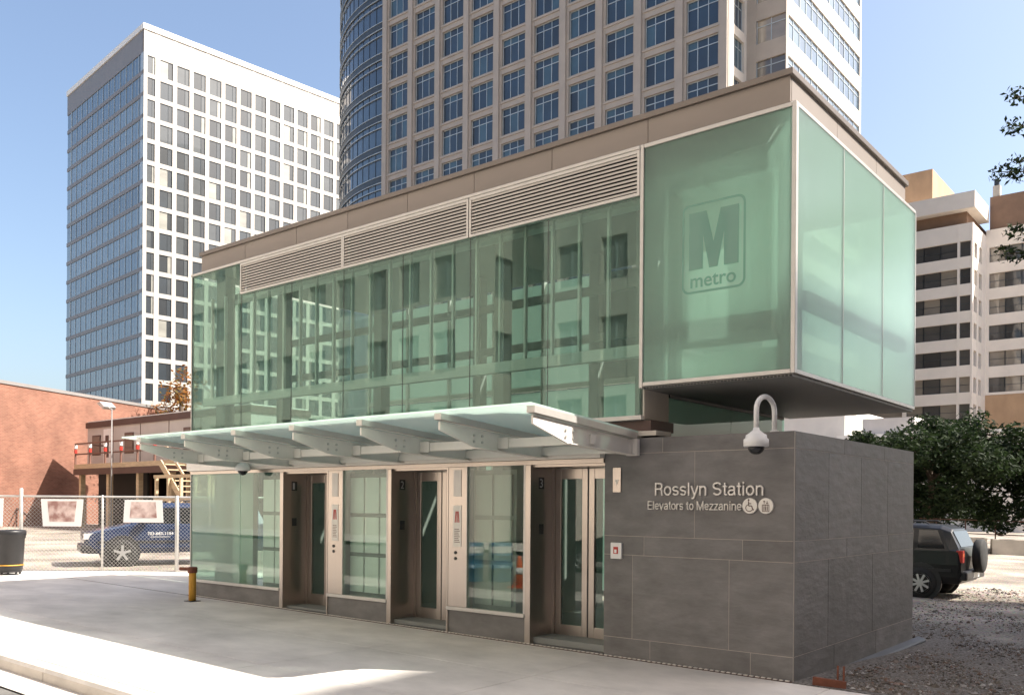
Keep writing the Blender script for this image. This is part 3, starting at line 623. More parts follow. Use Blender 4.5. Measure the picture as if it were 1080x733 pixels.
bx('wall_channel', 'paint', cn, -9.6, -1.86, -0.16, -0.115, 2.40, 2.50)

# ------------------------------------------------------------------ fittings on the station (things of their own)
sg = thing('station_sign', (-1.0, 0, 1.7), 'raised pale lettering reading Rosslyn Station on the slate wall', 'sign')
for me in stroke_text('letter', 'Rosslyn Station', 'letter', 0.145, 1.29, -1.613, 1.912, -0.024, 0.022): link('letter', me, sg)
for me in stroke_text('small_letter', 'Elevators to Mezzanine', 'letter', 0.098, 1.14, -1.708, 1.752, -0.022, 0.020, 0.078): link('small_letter', me, sg)
for k, xc in enumerate((-0.472, -0.295)):
    d = MB().lathe([(0.083, 0.0), (0.083, -0.018), (0.080, -0.021)], (xc, -0.001, 1.802), 32, 'y').build('icon_disc', M['letter'], sg)
    m = MB(); y0, y1 = -0.0235, -0.0205
    def stroke(pts, w):
        for p, q in zip(pts[:-1], pts[1:]): m.bar((xc + p[0], -0.022, 1.802 + p[1]), (xc + q[0], -0.022, 1.802 + q[1]), 0.003, w, up=(q[1] - p[1], 0, -(q[0] - p[0])))
    if k == 0:
        stroke([(-0.012, 0.05), (-0.012, 0.0), (0.022, 0.0), (0.036, -0.042), (0.048, -0.038)], 0.011); stroke([(-0.012, 0.024), (0.018, 0.024)], 0.009)
        stroke([(-0.022 + 0.0, 0.012)] + [(-0.004 + 0.04 * cos(a), -0.022 + 0.036 * sin(a)) for a in [radians(130 + 20 * i) for i in range(11)]], 0.008)
        m.lathe([(0.010, -0.0235), (0.010, -0.0205)], (xc - 0.012, 0, 1.802 + 0.062), 10, 'y')
    else:
        stroke([(-0.036, 0.012), (0.036, 0.012), (0.036, -0.056), (-0.036, -0.056), (-0.036, 0.012)], 0.007)
        for dx in (-0.018, 0, 0.018): stroke([(dx, -0.006), (dx, -0.048)], 0.010); m.lathe([(0.006, -0.0235), (0.006, -0.0205)], (xc + dx, 0, 1.802 + 0.003), 8, 'y')
        for dx, s in ((-0.016, 1), (0.016, -1)): stroke([(dx, 0.024), (dx, 0.052)], 0.006); stroke([(dx - 0.012, 0.038 + 0.004 * s), (dx, 0.038 + 0.016 * s), (dx + 0.012, 0.038 + 0.004 * s)], 0.006)
    m.build('pictogram', M['brown'], d)
pl = bx('steel_wall_plate', 'steel', None, -2.19, -2.08, -0.012, -0.001, 1.95, 2.24, bv=0.002); tag(pl, 'small upright steel plate on the slate wall beside the third elevator', 'plate')
MB().prism([(-2.165, 2.10), (-2.135, 2.03), (-2.105, 2.10)], 'y', -0.015, -0.012).build('arrow_mark', M['letter'], pl)
sw = bx('key_switch_box', 'white', None, -2.205, -2.055, -0.03, -0.001, 1.17, 1.36, bv=0.006); tag(sw, 'square white switch box with a red centre on the slate wall', 'switch')
bx('red_cover', 'red', sw, -2.16, -2.10, -0.038, -0.030, 1.23, 1.31); bx('switch_slot', 'white', sw, -2.145, -2.115, -0.042, -0.038, 1.24, 1.28)
gc = thing('security_camera', (-0.24, 0.04, ZS), 'white dome security camera hanging from a gooseneck above the slate wall', 'camera')
arc = [(-0.24, 0.06, ZS), (-0.24, 0.06, 2.78)] + [(-0.24, -0.11 + 0.17 * cos(a), 2.78 + 0.15 * sin(a)) for a in [radians(15 * i) for i in range(1, 12)]] + [(-0.24, -0.28, 2.78), (-0.24, -0.28, 2.57)]
arc = [(x - 0.05 * min(1, max(0, (0.06 - y) / 0.34)), y, z) for x, y, z in arc]
MB().tube(arc, 0.027, 12).build('gooseneck_arm', M['white'], gc, True)
MB().lathe([(0.045, 0), (0.045, 0.015), (0.03, 0.02)], (-0.24, 0.06, ZS - 0.005), 16).build('mounting_foot', M['white'], gc)
c0 = (-0.29, -0.28, 2.33)
hd = MB().lathe([(0.118, 0.075), (0.126, 0.08), (0.126, 0.15), (0.108, 0.165), (0.104, 0.195), (0.07, 0.215), (0.035, 0.245), (0.03, 0.27)], c0, 28).build('camera_housing', M['white'], gc, True)
MB().lathe([(0.01, -0.005), (0.04, 0.002), (0.066, 0.022), (0.082, 0.05), (0.085, 0.076)], c0, 24).build('dome_bubble', M['car_glass'], hd, True)
d2 = thing('security_camera', (-9.33, -0.2, 2.45), 'white dome security camera tucked under the canopy above the left glass', 'camera')
MB().tube([(-9.5, -0.10, 2.47), (-9.5, -0.25, 2.49), (-9.36, -0.25, 2.50), (-9.33, -0.25, 2.45)], 0.022, 10).build('gooseneck_arm', M['white'], d2, True)
MB().lathe([(0.115, 0.0), (0.125, 0.01), (0.122, 0.07), (0.085, 0.115), (0.035, 0.14)], (-9.33, -0.25, 2.325), 24).build('camera_housing', M['white'], d2, True)
MB().lathe([(0.01, -0.075), (0.05, -0.06), (0.08, -0.02), (0.085, 0.0)], (-9.33, -0.25, 2.325), 20).build('dome_bubble', M['car_glass'], d2, True)
bo = thing('yellow_bollard', (-10.42, -0.5, g(-10.42)), 'short yellow steel post on the pavement at the left corner of the glass', 'bollard')
zb = g(-10.42); MB().lathe([(0.062, 0.0), (0.062, 0.50), (0.058, 0.51)], (-10.42, -0.5, zb), 18).build('post', M['yellow'], bo, True)
MB().lathe([(0.078, 0.49), (0.082, 0.50), (0.082, 0.575), (0.07, 0.59)], (-10.42, -0.5, zb), 18).build('cap', M['rust'], bo)
MB().tube([(-10.47, -0.51, zb + 0.55), (-10.68, -0.58, zb + 0.55)], 0.03, 8).build('side_outlet', M['rust'], bo)
bx('base_plate', 'steel_dark', bo, -10.52, -10.32, -0.6, -0.4, zb, zb + 0.012)
fw = thing('form_board', (0.32, 0.12, g(0.3) - 0.02), 'short rust brown timber form board beside the slate corner', 'board')
MB().bar((0.20, 0.02, g(0) + 0.02), (0.52, 0.06, g(0) + 0.005), 0.03, 0.12).build('board', M['rust'], fw)
for x in (0.40, 0.46):
    r = MB().tube([(x, 0.16, g(x) - 0.1), (x + 0.006, 0.155, g(x) + 0.20)], 0.011, 8).build('steel_stake', M['rust'], None, True)
    tag(r, 'rusty steel stake %s behind the form board' % ('nearer the slate wall' if x < 0.43 else 'farther from the slate wall'), 'stake', 'stakes by the form board')

# ------------------------------------------------------------------ gravel
def gravel():
    m = MB(); R = random.Random(3)
    base = [(1, 0, 0), (-1, 0, 0), (0, 1, 0), (0, -1, 0), (0, 0, 1), (0, 0, -1)]; fc = [(0, 2, 4), (2, 1, 4), (1, 3, 4), (3, 0, 4), (2, 0, 5), (1, 2, 5), (3, 1, 5), (0, 3, 5)]
    for i in range(30000):
        t = R.random(); y = 0.1 + 15 * t ** 2.0; x = R.uniform(0.22, 4.0 + 0.15 * y) if y < 4.8 else R.uniform(-1.5, 4.5)
        s = min(0.05, 0.005 + R.expovariate(190)) * (1 + 0.04 * y); z = g(x, y) + lump(x, y)
        a = R.uniform(0, 6.3); b = len(m.v); ca, sa = cos(a), sin(a); e = (R.uniform(.6, 1.4), R.uniform(.6, 1.2), R.uniform(.35, .8))
        for p in base:
            q = [p[k] * s * e[k] * R.uniform(.75, 1.2) + R.uniform(-.25, .25) * s for k in range(3)]
            m.v.append((x + q[0] * ca - q[1] * sa, y + q[0] * sa + q[1] * ca, z + q[2] + 0.1 * s))
        m.f += [tuple(b + k for k in f) for f in fc]
    return m
def stone_mat():
    m, n, l, out = new_mat('gravel stones'); b = n.new('ShaderNodeBsdfPrincipled'); l.new(b.outputs[0], out.inputs[0]); b.inputs['Roughness'].default_value = 0.9
    gg = n.new('ShaderNodeNewGeometry'); cr = n.new('ShaderNodeValToRGB'); e = cr.color_ramp.elements
    e[0].color = (0.07, 0.06, 0.05, 1); e[1].color = (0.42, 0.40, 0.37, 1)
    for p, c in ((0.3, (0.13, 0.11, 0.09)), (0.6, (0.20, 0.175, 0.15)), (0.78, (0.17, 0.09, 0.06)), (0.84, (0.26, 0.25, 0.24))): x = e.new(p); x.color = (*c, 1)
    l.new(gg.outputs['Random Per Island'], cr.inputs[0]); l.new(cr.outputs[0], b.inputs['Base Color']); return m
M['stones'] = stone_mat()
tag(gravel().build('gravel', M['stones']), 'loose grey and brown gravel covering the ground beside the slate block', 'gravel', kind='stuff')

# ------------------------------------------------------------------ chain-link fence, posters, bin
FZ = 0.16; FT = 1.91
def fp(s, z=0.0, off=0.0): return (FA.x + FD.x * s + FD.y * off, FA.y + FD.y * s - FD.x * off, z)   # off towards the street
S0, S1 = -6.0, 10.0
fe = thing('chain_link_fence', fp(0, g(FA.x)), 'galvanised chain link fence with pipe posts at the left of the station', 'fence')
m = MB(); sp = 0.088; H = FT - 0.03 - (FZ - 0.02); k = S0 - H
while k < S1:
    for sgn in (1, -1):
        a0, a1 = (k, k + H) if sgn > 0 else (k + H, k); z0, z1 = FZ - 0.02, FT - 0.03
        p, q = [a0, z0], [a1, z1]
        lo, hi = max(min(a0, a1), S0), min(max(a0, a1), S1)
        if hi - lo > 0.02:
            f = lambda a: z0 + (a - a0) / (a1 - a0) * (z1 - z0)
            m.bar(fp(lo, f(lo)), fp(hi, f(hi)), 0.0048, 0.0048)
    k += sp
tag(m.build('wire_mesh', M['galv'], fe), kind='stuff')
MB().tube([fp(S0, FT), fp(S1, FT)], 0.024, 10).build('top_rail', M['galv'], fe, True)
MB().tube([fp(S0, FZ), fp(S1, FZ)], 0.008, 6).build('bottom_wire', M['galv'], fe, True)
for s, r, h in ((-5.6, 0.03, 0.02), (-2.9, 0.03, 0.02), (0.0, 0.04, 0.17), (1.84, 0.028, 0.02), (3.55, 0.045, 0.02), (5.3, 0.03, 0.02), (7.2, 0.03, 0.02), (9.2, 0.03, 0.02)):
    x, y, _ = fp(s); MB().lathe([(r, 0), (r, FT + h - g(x) + 0.1), (r * 0.5, FT + h + 0.02 - g(x) + 0.1)], (x, y, g(x) - 0.1), 12).build('fence_post', M['galv'], fe, True)
for (a, b, z0, z1, sk, lab) in ((0.46, 1.42, 1.21, 1.85, 0.05, 'faded pink picture in a white border on the fence left of the blue car'), (2.36, 3.22, 1.31, 1.845, -0.03, 'faded pink picture in a white border on the fence above the blue car'), (-1.6, -0.38, 1.2, 1.86, 0.02, 'white bordered picture cut off by the left edge of the photo')):
    r = thing('fence_poster', fp((a + b) / 2, z0, 0.04), lab, 'poster', 'pictures hung on the fence')
    def pq(s, z, off): return fp(s, z, off)
    def pan(a, b, z0, z1, o0, o1):
        m = MB(); m.v += [pq(a, z1, o0), pq(b, z1, o0), pq(b - sk, z0, o0), pq(a + sk, z0, o0), pq(a, z1, o1), pq(b, z1, o1), pq(b - sk, z0, o1), pq(a + sk, z0, o1)]
        m.f += [(3, 2, 1, 0), (4, 5, 6, 7), (0, 1, 5, 4), (1, 2, 6, 5), (2, 3, 7, 6), (3, 0, 4, 7)]; return m
    pan(a, b, z0, z1, 0.035, 0.045).build('poster_board', M['white'], r)
    pan(a + 0.15, b - 0.15, z0 + 0.11, z1 - 0.05, 0.0455, 0.0475).build('picture', M['poster'], r)
tb = thing('litter_bin', (-17.72, -0.62, g(-17.7)), 'round black plastic litter bin with a yellow stripe at the left edge', 'bin')
zc = g(-17.7); MB().lathe([(0.27, 0.10), (0.285, 0.12), (0.32, 0.80), (0.335, 0.81), (0.335, 0.86), (0.35, 0.87), (0.35, 0.97), (0.33, 0.99), (0.29, 0.98), (0.28, 0.7)], (-17.72, -0.62, zc), 32).build('barrel', M['black'], tb, True)
MB().lathe([(0.3, 0.20), (0.302, 0.20), (0.303, 0.225), (0.301, 0.225)], (-17.72, -0.62, zc), 32).build('stripe', M['yellow'], tb, True)
m = MB().lathe([(0.25, 0.05), (0.27, 0.06), (0.27, 0.10), (0.25, 0.10)], (-17.72, -0.62, zc), 20); m.build('dolly', M['black'], tb)
for i in range(5):
    a = 2 * pi * i / 5 + 0.3; MB().lathe([(0.03, -0.015), (0.03, 0.015)], (-17.72 + 0.24 * cos(a), -0.62 + 0.24 * sin(a), zc + 0.03), 10, 'y').build('caster', M['rubber'], tb)

# ------------------------------------------------------------------ cars
def wheel(parent, c, r, w, side, spokes=5):
    """wheel with its axle along local y"""
    o = MB().lathe([(r * 0.62, -w / 2), (r * 0.92, -w / 2), (r, -w * 0.32), (r, w * 0.32), (r * 0.92, w / 2), (r * 0.62, w / 2)], c, 28, 'y').build('wheel', M['rubber'], parent, True, False)
    y = c[1] + side * (w / 2 + 0.006)
    rm = MB().lathe([(r * 0.64, -0.015), (r * 0.64, 0.02), (r * 0.56, 0.025), (r * 0.54, -0.015)], (c[0], y, c[2]), 28, 'y', False).build('rim', M['rim'], o, True, False)
    m = MB()
    for i in range(spokes):
        a = 2 * pi * i / spokes + 0.3
        m.bar((c[0], y + side * 0.01, c[2]), (c[0] + r * 0.58 * cos(a), y + side * 0.005, c[2] + r * 0.58 * sin(a)), 0.02, r * 0.17 if spokes < 6 else r * 0.14, up=(-sin(a), 0, cos(a)))
    m.lathe([(r * 0.18, -0.02), (r * 0.18, 0.025)], (c[0], y, c[2]), 14, 'y')
    m.build('spoke', M['rim'], o, False, False)
    MB().lathe([(r * 0.60, -0.008 * side), (r * 0.60, -0.004 * side)], (c[0], y, c[2]), 20, 'y').build('wheel_well', M['dark'], o, False, False)
def loft(sections):
    """sections: (x, [(halfwidth, z), ...]) from sill to roof centre, mirrored across y=0"""
    m = MB(); n = len(sections[0][1]); ring = 2 * n
    for x, pr in sections:
        m.v += [(x, -w, z) for w, z in pr] + [(x, w, z) for w, z in reversed(pr)]
    for i in range(len(sections) - 1):
        for k in range(ring): j = (k + 1) % ring; m.f.append((i * ring + k, i * ring + j, (i + 1) * ring + j, (i + 1) * ring + k))
    m.f.append(tuple(range(ring))); m.f.append(tuple(range((len(sections) - 1) * ring, len(sections) * ring))[::-1]); return m
def car(name, loc, rz, label, paint, hood, roof, length, w, spokes, wr, cs=0.0):
    """front of the car towards local -x, origin on the ground under the rear axle's near side centre"""
    root = thing(name, loc, label, 'car', None, rz)
    zs = 0.34; belt = hood + 0.06
    def sec(x, top, wt, wb=1.0, zsill=zs, bl=None):
        b_ = bl if bl else min(belt, top - 0.02)
        return (x, [(w * wb - 0.06, zsill), (w * wb, zsill + 0.14), (w * wb, (zsill + b_) / 2 + 0.06), (w * wb - 0.03, b_), (wt, top - 0.07 if top > belt + 0.1 else top - 0.02), (wt - 0.14, top)])
    f = -length
    S = [sec(f, hood - 0.22, w - 0.22, 0.86, zs + 0.02), sec(f + 0.10, hood - 0.14, w - 0.16, 0.95), sec(f + 0.35, hood - 0.06, w - 0.14), sec(f + 1.25 + cs, hood + 0.05, w - 0.10), sec(f + 1.42 + cs, hood + 0.10, w - 0.12),
         sec(f + 2.0 + cs, roof - 0.05, w - 0.20), sec(f + 2.35 + cs, roof, w - 0.20), sec(f + 3.4, roof, w - 0.20), sec(-0.45, roof - 0.03, w - 0.20), sec(-0.24, roof - 0.10, w - 0.20), sec(-0.06, belt + 0.05, w - 0.10), sec(0.0, belt - 0.15, w - 0.12, 0.97, zs + 0.08)]
    bd = loft(S).build('body', M[paint], root, True, False); sub = bd.modifiers.new('bevel', 'BEVEL'); sub.width = 0.02; sub.segments = 2; sub.limit_method = 'ANGLE'; sub.angle_limit = radians(25)
    me = bd.data; me.polygons.foreach_set('use_smooth', [False] * len(me.polygons))
    def side_pane(nm, pts, mat='car_glass'):
        for s in (-1, 1):
            m = MB(); n = len(pts)
            for off in (0.0, 0.02):
                for x, z in pts:
                    t = (z - belt) / max(0.01, roof - 0.07 - belt); t = min(max(t, 0), 1)
                    ww = (w - 0.03) * (1 - t) + (w - 0.20) * t
                    m.v.append((x, s * (ww - 0.008 + off), z))
            m.f.append(tuple(range(n))[::-s]); m.f.append(tuple(range(n, 2 * n))[::s])
            for k in range(n): j = (k + 1) % n; m.f.append((k, j, n + j, n + k))
            m.build(nm, M[mat], root, False, False)
    zt = roof - 0.13; zl = belt + 0.05
    side_pane('front_window', [(f + 1.62 + cs, zl), (f + 2.55 + cs, zl), (f + 2.55 + cs, zt), (f + 2.12 + cs, zt)])
    side_pane('rear_window', [(f + 2.63 + cs, zl), (f + 3.38, zl), (f + 3.38, zt), (f + 2.63 + cs, zt)])
    if length > 4.0: side_pane('quarter_window', [(f + 3.48, zl), (-0.33, zl), (-0.50, zt), (f + 3.48, zt)])
    m = MB(); y = w - 0.27
    m.quad((f + 1.46, -y - 0.08, hood + 0.14), (f + 1.46, y + 0.08, hood + 0.14), (f + 1.97, y, roof - 0.08), (f + 1.97, -y, roof - 0.08)).quad((f + 1.48, -y - 0.08, hood + 0.12), (f + 1.48, y + 0.08, hood + 0.12), (f + 1.99, y, roof - 0.10), (f + 1.99, -y, roof - 0.10))
    ws = m.build('windscreen', M['car_glass'], root, False, False); ws.location = (-0.025 + cs, 0, 0.025)
    MB().prism([(-0.24, roof - 0.16), (-0.215, roof - 0.15), (-0.058, belt + 0.08), (-0.10, belt + 0.07)], 'y', -y, y).build('rear_screen', M['car_glass'], root, False, False)
    for s in (-1, 1):
        wheel(root, (f + 0.86, s * (w - 0.085), wr), wr, 0.23, s, spokes); wheel(root, (-0.80, s * (w - 0.085), wr), wr, 0.23, s, spokes)
        for x in (f + 0.86, -0.80):
            MB().lathe([(wr + 0.08, -0.06 * s), (wr + 0.08, 0.003 * s)], (x, s * w, wr + 0.02), 28, 'y').build('wheel_arch', M['black'], root, False, False)
        MB().box(f - 0.01, f + 0.26, s * (w - 0.16) - 0.10, s * (w - 0.16) + 0.12, hood - 0.28, hood - 0.13).build('headlight', M['lamp_glass'], root, False, False)
        tl = MB().box(-0.10, 0.022, s * (w - 0.11) - 0.08, s * (w - 0.09) + 0.09, belt - 0.24, belt + 0.01).build('tail_light', M['red'], root, False, False)
        MB().box(-0.11, 0.024, s * (w - 0.11) - 0.078, s * (w - 0.09) + 0.093, belt - 0.12, belt - 0.05).build('indicator', M['orange'], tl, False, False)
        MB().box(f + 1.70 + cs, f + 1.86 + cs, s * (w + 0.10) - 0.10, s * (w + 0.10) + 0.08, belt + 0.06, belt + 0.20).build('wing_mirror', M['black'], root, False, False)
        MB().box(f + 2.36 + cs, f + 2.50 + cs, s * w - 0.015, s * w + 0.018, belt - 0.11, belt - 0.08).build('door_handle', M[paint], root, False, False)
        MB().box(f + 0.3, -0.2, s * (w - 0.0) - 0.02, s * w + 0.012, 0.60, 0.66).build('side_trim', M['black'], root, False, False)
        MB().tube([(f + 2.4, s * (w - 0.30), roof + 0.01), (f + 2.5, s * (w - 0.30), roof + 0.06), (-0.8, s * (w - 0.30), roof + 0.05), (-0.7, s * (w - 0.30), roof)], 0.016, 8).build('roof_rail', M['black'], root, False, False)
    bevel(MB().box(f - 0.08, f + 0.30, -w + 0.03, w - 0.03, 0.36, 0.56).build('front_bumper', M['black'], root, False, False), 0.04)
    bevel(MB().box(-0.20, 0.11, -w + 0.03, w - 0.03, 0.42, 0.62).build('rear_bumper', M['black'], root, False, False), 0.04)
    MB().box(f - 0.015, f + 0.1, -w + 0.36, w - 0.36, hood - 0.27, hood - 0.12).build('grille', M['black'], root, False, False)
    MB().box(0.10, 0.115, -0.26, 0.26, 0.46, 0.57).build('number_plate', M['white'], root, False, False)
    return root
suv = car('parked_car', (-0.95, 12.32, g(-1, 12)), 0, 'black off road car with a spare wheel on its tail behind the slate block', 'car_black', 0.98, 1.60, 4.35, 0.86, 8, 0.34)
MB().lathe([(0.10, -0.09), (0.33, -0.09), (0.36, -0.06), (0.36, 0.06), (0.33, 0.09), (0.1, 0.095)], (0.17, 0.05, 0.92), 28, 'x').build('spare_wheel', M['rubber'], suv, True, False)
# blue car behind the fence, nose to the left and slightly towards the camera
F_ = Vector((-sin(YAW), cos(YAW))); R_ = Vector((cos(YAW), sin(YAW))); aa = radians(29)
hv = -cos(aa) * R_ - sin(aa) * F_; rz = math.atan2(-hv.y, -hv.x)
blue = car('parked_car', (0, 0, 0), rz, 'dark blue car with a phone number on its door behind the fence', 'car_blue', 0.98, 1.62, 4.5, 0.87, 5, 0.35, -0.38)
fw_w = Vector((-18.25, 2.25)); ax = Vector((cos(rz), sin(rz))); nn = Vector((-sin(rz), cos(rz)))
p = fw_w - ax * (-4.5 + 0.86) + nn * 0.77
blue.location = (p.x, p.y, g(-17.5))
t = link('door_number', text_mesh('door_number', '703-683-1154', 'white', 0.075, 0.62, -3.05, 0.80, -0.876, 0.004, 0.01), blue, False)
MB().box(-2.98, -2.50, -0.878, -0.872, 0.745, 0.755).build('door_underline', M['white'], blue, False, False)

# ------------------------------------------------------------------ trailer on stilts, stairs, brick building, skip
TY = 14.73; TX0, TX1 = -46.6, -31.0; TZ0, TZ1 = 3.80, 6.04
tr = thing('site_trailer', (-39, TY, 0), 'grey site office trailer with brown roof trim raised on a dark frame', 'trailer')
bx('trailer_body', 'trailer', tr, TX0, TX1, TY, TY + 3.2, TZ0, TZ1)
bx('roof_trim', 'brown', tr, TX0 - 0.08, TX1 + 0.08, TY - 0.08, TY + 3.28, TZ1 - 0.16, TZ1 + 0.16)
bx('roof', 'roofwhite', tr, TX0, TX1, TY, TY + 3.2, TZ1 + 0.16, TZ1 + 0.22)
for x in (TX0 + 0.6, -42.4, -36.6, -33.4): w_ = bx('window', 'brown', tr, x, x + 0.95, TY - 0.03, TY + 0.02, 4.35, 5.45); bx('pane', 'win_r', w_, x + 0.08, x + 0.87, TY - 0.04, TY - 0.02, 4.42, 5.38)
d = bx('door', 'white', tr, TX0 + 1.9, TX0 + 2.75, TY - 0.03, TY + 0.02, 3.82, 5.75); bx('door_sign', 'brown', d, TX0 + 2.15, TX0 + 2.5, TY - 0.05, TY - 0.03, 4.2, 5.4)
for x in (-43.7, -40.8, -38.0, -35.1): bx('wall_seam', 'brown', tr, x, x + 0.05, TY - 0.012, TY + 0.01, TZ0, TZ1 - 0.17)
bx('chassis', 'brown', tr, TX0, TX1, TY + 0.01, TY + 3.2, TZ0 - 0.42, TZ0 - 0.005)
dk = bx('deck', 'lumber', tr, -44.5, TX1, TY - 1.7, TY + 0.0, TZ0 - 0.42, TZ0 - 0.05)
bx('deck_beam', 'brown', tr, -44.5, TX1, TY - 1.74, TY - 1.70, TZ0 - 0.62, TZ0 - 0.30)
for k, x in enumerate([-44.45 + 1.62 * i for i in range(8)]):
    o = bx('guard_post', 'rail', tr, x - 0.04, x + 0.04, TY - 1.68, TY - 1.60, TZ0 - 0.05, TZ0 + 1.05)
    for zz in (0.55, 0.8): bx('post_band', 'red' if zz < 0.7 else 'white', o, x - 0.055, x + 0.055, TY - 1.70, TY - 1.58, TZ0 + zz, TZ0 + zz + 0.18)
for zz in (0.45, 1.0): bx('guard_rail', 'rail', tr, -44.5, TX1 - 1.0, TY - 1.67, TY - 1.62, TZ0 + zz, TZ0 + zz + 0.07)
bx('guard_rail', 'rail', tr, -44.5, -44.45, TY - 1.6, TY + 0.0, TZ0 + 1.0, TZ0 + 1.07)
for x in (-44.2, -41.2, -38.2, -35.2, -32.0):
    for y in (TY - 1.4, TY + 2.6): bx('stilt', 'lumber' if y < TY else 'brown', tr, x - 0.12, x + 0.12, y - 0.12, y + 0.12, 0, TZ0 - 0.4)
bx('deck_shade', 'dark', tr, TX0 - 0.3, TX1, TY + 2.9, TY + 3.0, 0, TZ0 - 0.4)  # dark sheets stand in for the shade under the deck
bx('deck_shade', 'dark', tr, -45.9, -40.6, TY + 0.3, TY + 0.4, 0, TZ0 - 0.43); bx('deck_shade', 'dark', tr, -38.6, TX1, TY + 0.3, TY + 0.4, 0, TZ0 - 0.43)
stt = thing('timber_stair', (-34.5, 13.5, 0.3), 'pale raw timber stair leading up to the trailer deck', 'stair')
for y in (11.6, 12.9):
    MB().bar((-33.2, y, 3.55), (-31.4, y, 1.9), 0.06, 0.28).build('stringer', M['lumber'], stt); MB().bar((-33.1, y, 4.6), (-31.3, y, 2.95), 0.06, 0.12).build('handrail', M['lumber'], stt)
for i in range(7): bx('tread', 'lumber', stt, -33.1 + 0.26 * i, -32.8 + 0.26 * i, 11.62, 12.88, 3.42 - 0.24 * i, 3.47 - 0.24 * i)
for x in (-33.3, -32.3, -31.3, -30.2, -29.2):
    for y in (11.5, 13.0): bx('post', 'lumber', stt, x - 0.06, x + 0.06, y - 0.06, y + 0.06, 0.2, 2.95 if x > -35 else 3.6)
for z in (0.9, 1.9, 2.9):
    for y in (11.44, 13.06): bx('brace', 'lumber', stt, -33.4, -29.1, y - 0.03, y + 0.03, z - 0.07, z + 0.07)
bx('landing', 'lumber', stt, -31.3, -29.1, 11.5, 13.0, 1.72, 1.80)
BA, BB = Vector((-46.72, 10.19)), Vector((-53.66, 25.28)); bdv = (BB - BA).normalized(); bn = Vector((bdv.y, -bdv.x))
bb = thing('brick_building', (BA.x, BA.y, 0), 'long red brick building with a plain sunlit wall behind the trailer', 'building')
P0 = BA - bdv * 9; P1 = BA + bdv * 42
m = MB(); 
for p_, q_ in ((P0, P1),):
    back0, back1 = P0 - bn * 18, P1 - bn * 18; c_ = [P0, P1, back1, back0]
    m.v += [(v.x, v.y, 0) for v in c_] + [(v.x, v.y, 7.95) for v in c_]
    m.f += [(0, 1, 5, 4), (1, 2, 6, 5), (2, 3, 7, 6), (3, 0, 4, 7), (4, 5, 6, 7)]
ow = m.build('wall', M['brick'], bb); uv = ow.data.uv_layers.new(name='UVMap')
for pol in ow.data.polygons:
    for li in pol.loop_indices:
        co = ow.data.vertices[ow.data.loops[li].vertex_index].co; uv.data[li].uv = ((Vector(co[:2]) - P0).dot(bdv) + (Vector(co[:2]) - P0).dot(bn), co.z)
m = MB(); c_ = [P0 + bn * 0.06, P1 + bn * 0.06, P1 - bn * 0.4, P0 - bn * 0.4]
m.v += [(v.x, v.y, 7.95) for v in c_] + [(v.x, v.y, 8.13) for v in c_]; m.f += [(0, 1, 5, 4), (1, 2, 6, 5), (2, 3, 7, 6), (3, 0, 4, 7), (4, 5, 6, 7)]
m.build('coping', M['band'], bb)
def lamp(x, y, h, label, arm):
    r = thing('floodlight_pole', (x, y, g(x)), label, 'lamp')
    MB().lathe([(0.04, 0), (0.03, h - g(x))], (x, y, g(x)), 10).build('pole', M['band'], r, True)
    MB().bar((x, y, h), (x + arm[0], y + arm[1], h + 0.12), 0.06).build('arm', M['galv'], r)
    MB().prism([(x + arm[0] - 0.55, h + 0.35), (x + arm[0] + 0.1, h + 0.02), (x + arm[0] + 0.22, h + 0.14), (x + arm[0] - 0.25, h + 0.42)], 'y', y - 0.3, y + 0.3).build('lamp_head', M['galv'], r)
lamp(-39.67, 12.65, 6.34, 'grey floodlight on a slim pole in front of the trailer', (-0.4, 0))
lamp(-40.5, 18.9, 7.9, 'grey floodlight pole rising behind the trailer roof', (-0.3, 0))

# ------------------------------------------------------------------ trees
def limb_tree(m, base, top, r0, R, n=6, spread=1.6, drop=0.3):
    base = Vector(base); top = Vector(top); mid = base.lerp(top, 0.5) + Vector((R.uniform(-.2, .2), R.uniform(-.2, .2), 0))
    m.tube([base, mid, top], [r0, r0 * 0.7, r0 * 0.3], 8); tips = []
    for i in range(n):
        t = R.uniform(0.35, 0.95); p = base.lerp(mid, t * 2) if t < .5 else mid.lerp(top, t * 2 - 1)
        a = 2 * pi * i / n + R.uniform(-.4, .4); l_ = spread * R.uniform(0.7, 1.15)
        q = p + Vector((cos(a) * l_, sin(a) * l_, l_ * R.uniform(0.2, 0.7))); k = p.lerp(q, 0.5) + Vector((0, 0, 0.12 * l_))
        m.tube([p, k, q], [r0 * 0.38, r0 * 0.25, r0 * 0.08], 6); tips += [k, q]
    return tips
def leaves(centers, n, size, R, sq=0.75, hang=0.0):
    """small folded leaves in clumps round the given centres (x, y, z, radius)"""
    m = MB(); wts = [c[3] ** 2 for c in centers]
    for c in R.choices(centers, wts, k=n):
        u = Vector((R.gauss(0, 1), R.gauss(0, 1), R.gauss(0, 1))).normalized(); rad = c[3] * (R.random() ** 0.42)
        p = Vector(c[:3]) + Vector((u.x * rad, u.y * rad, u.z * rad * sq))
        s = size * R.uniform(0.6, 1.35); e = Euler((R.uniform(-1.1, 1.1) + hang, R.uniform(-1.1, 1.1), R.uniform(0, 6.3))).to_matrix()
        b = len(m.v); m.v += [tuple(p + e @ Vector(q)) for q in ((0, -s, 0), (s * .42, 0, s * .12), (0, s, 0), (-s * .42, 0, s * .12))]
        m.f += [(b, b + 1, b + 2), (b, b + 2, b + 3)]
    return m
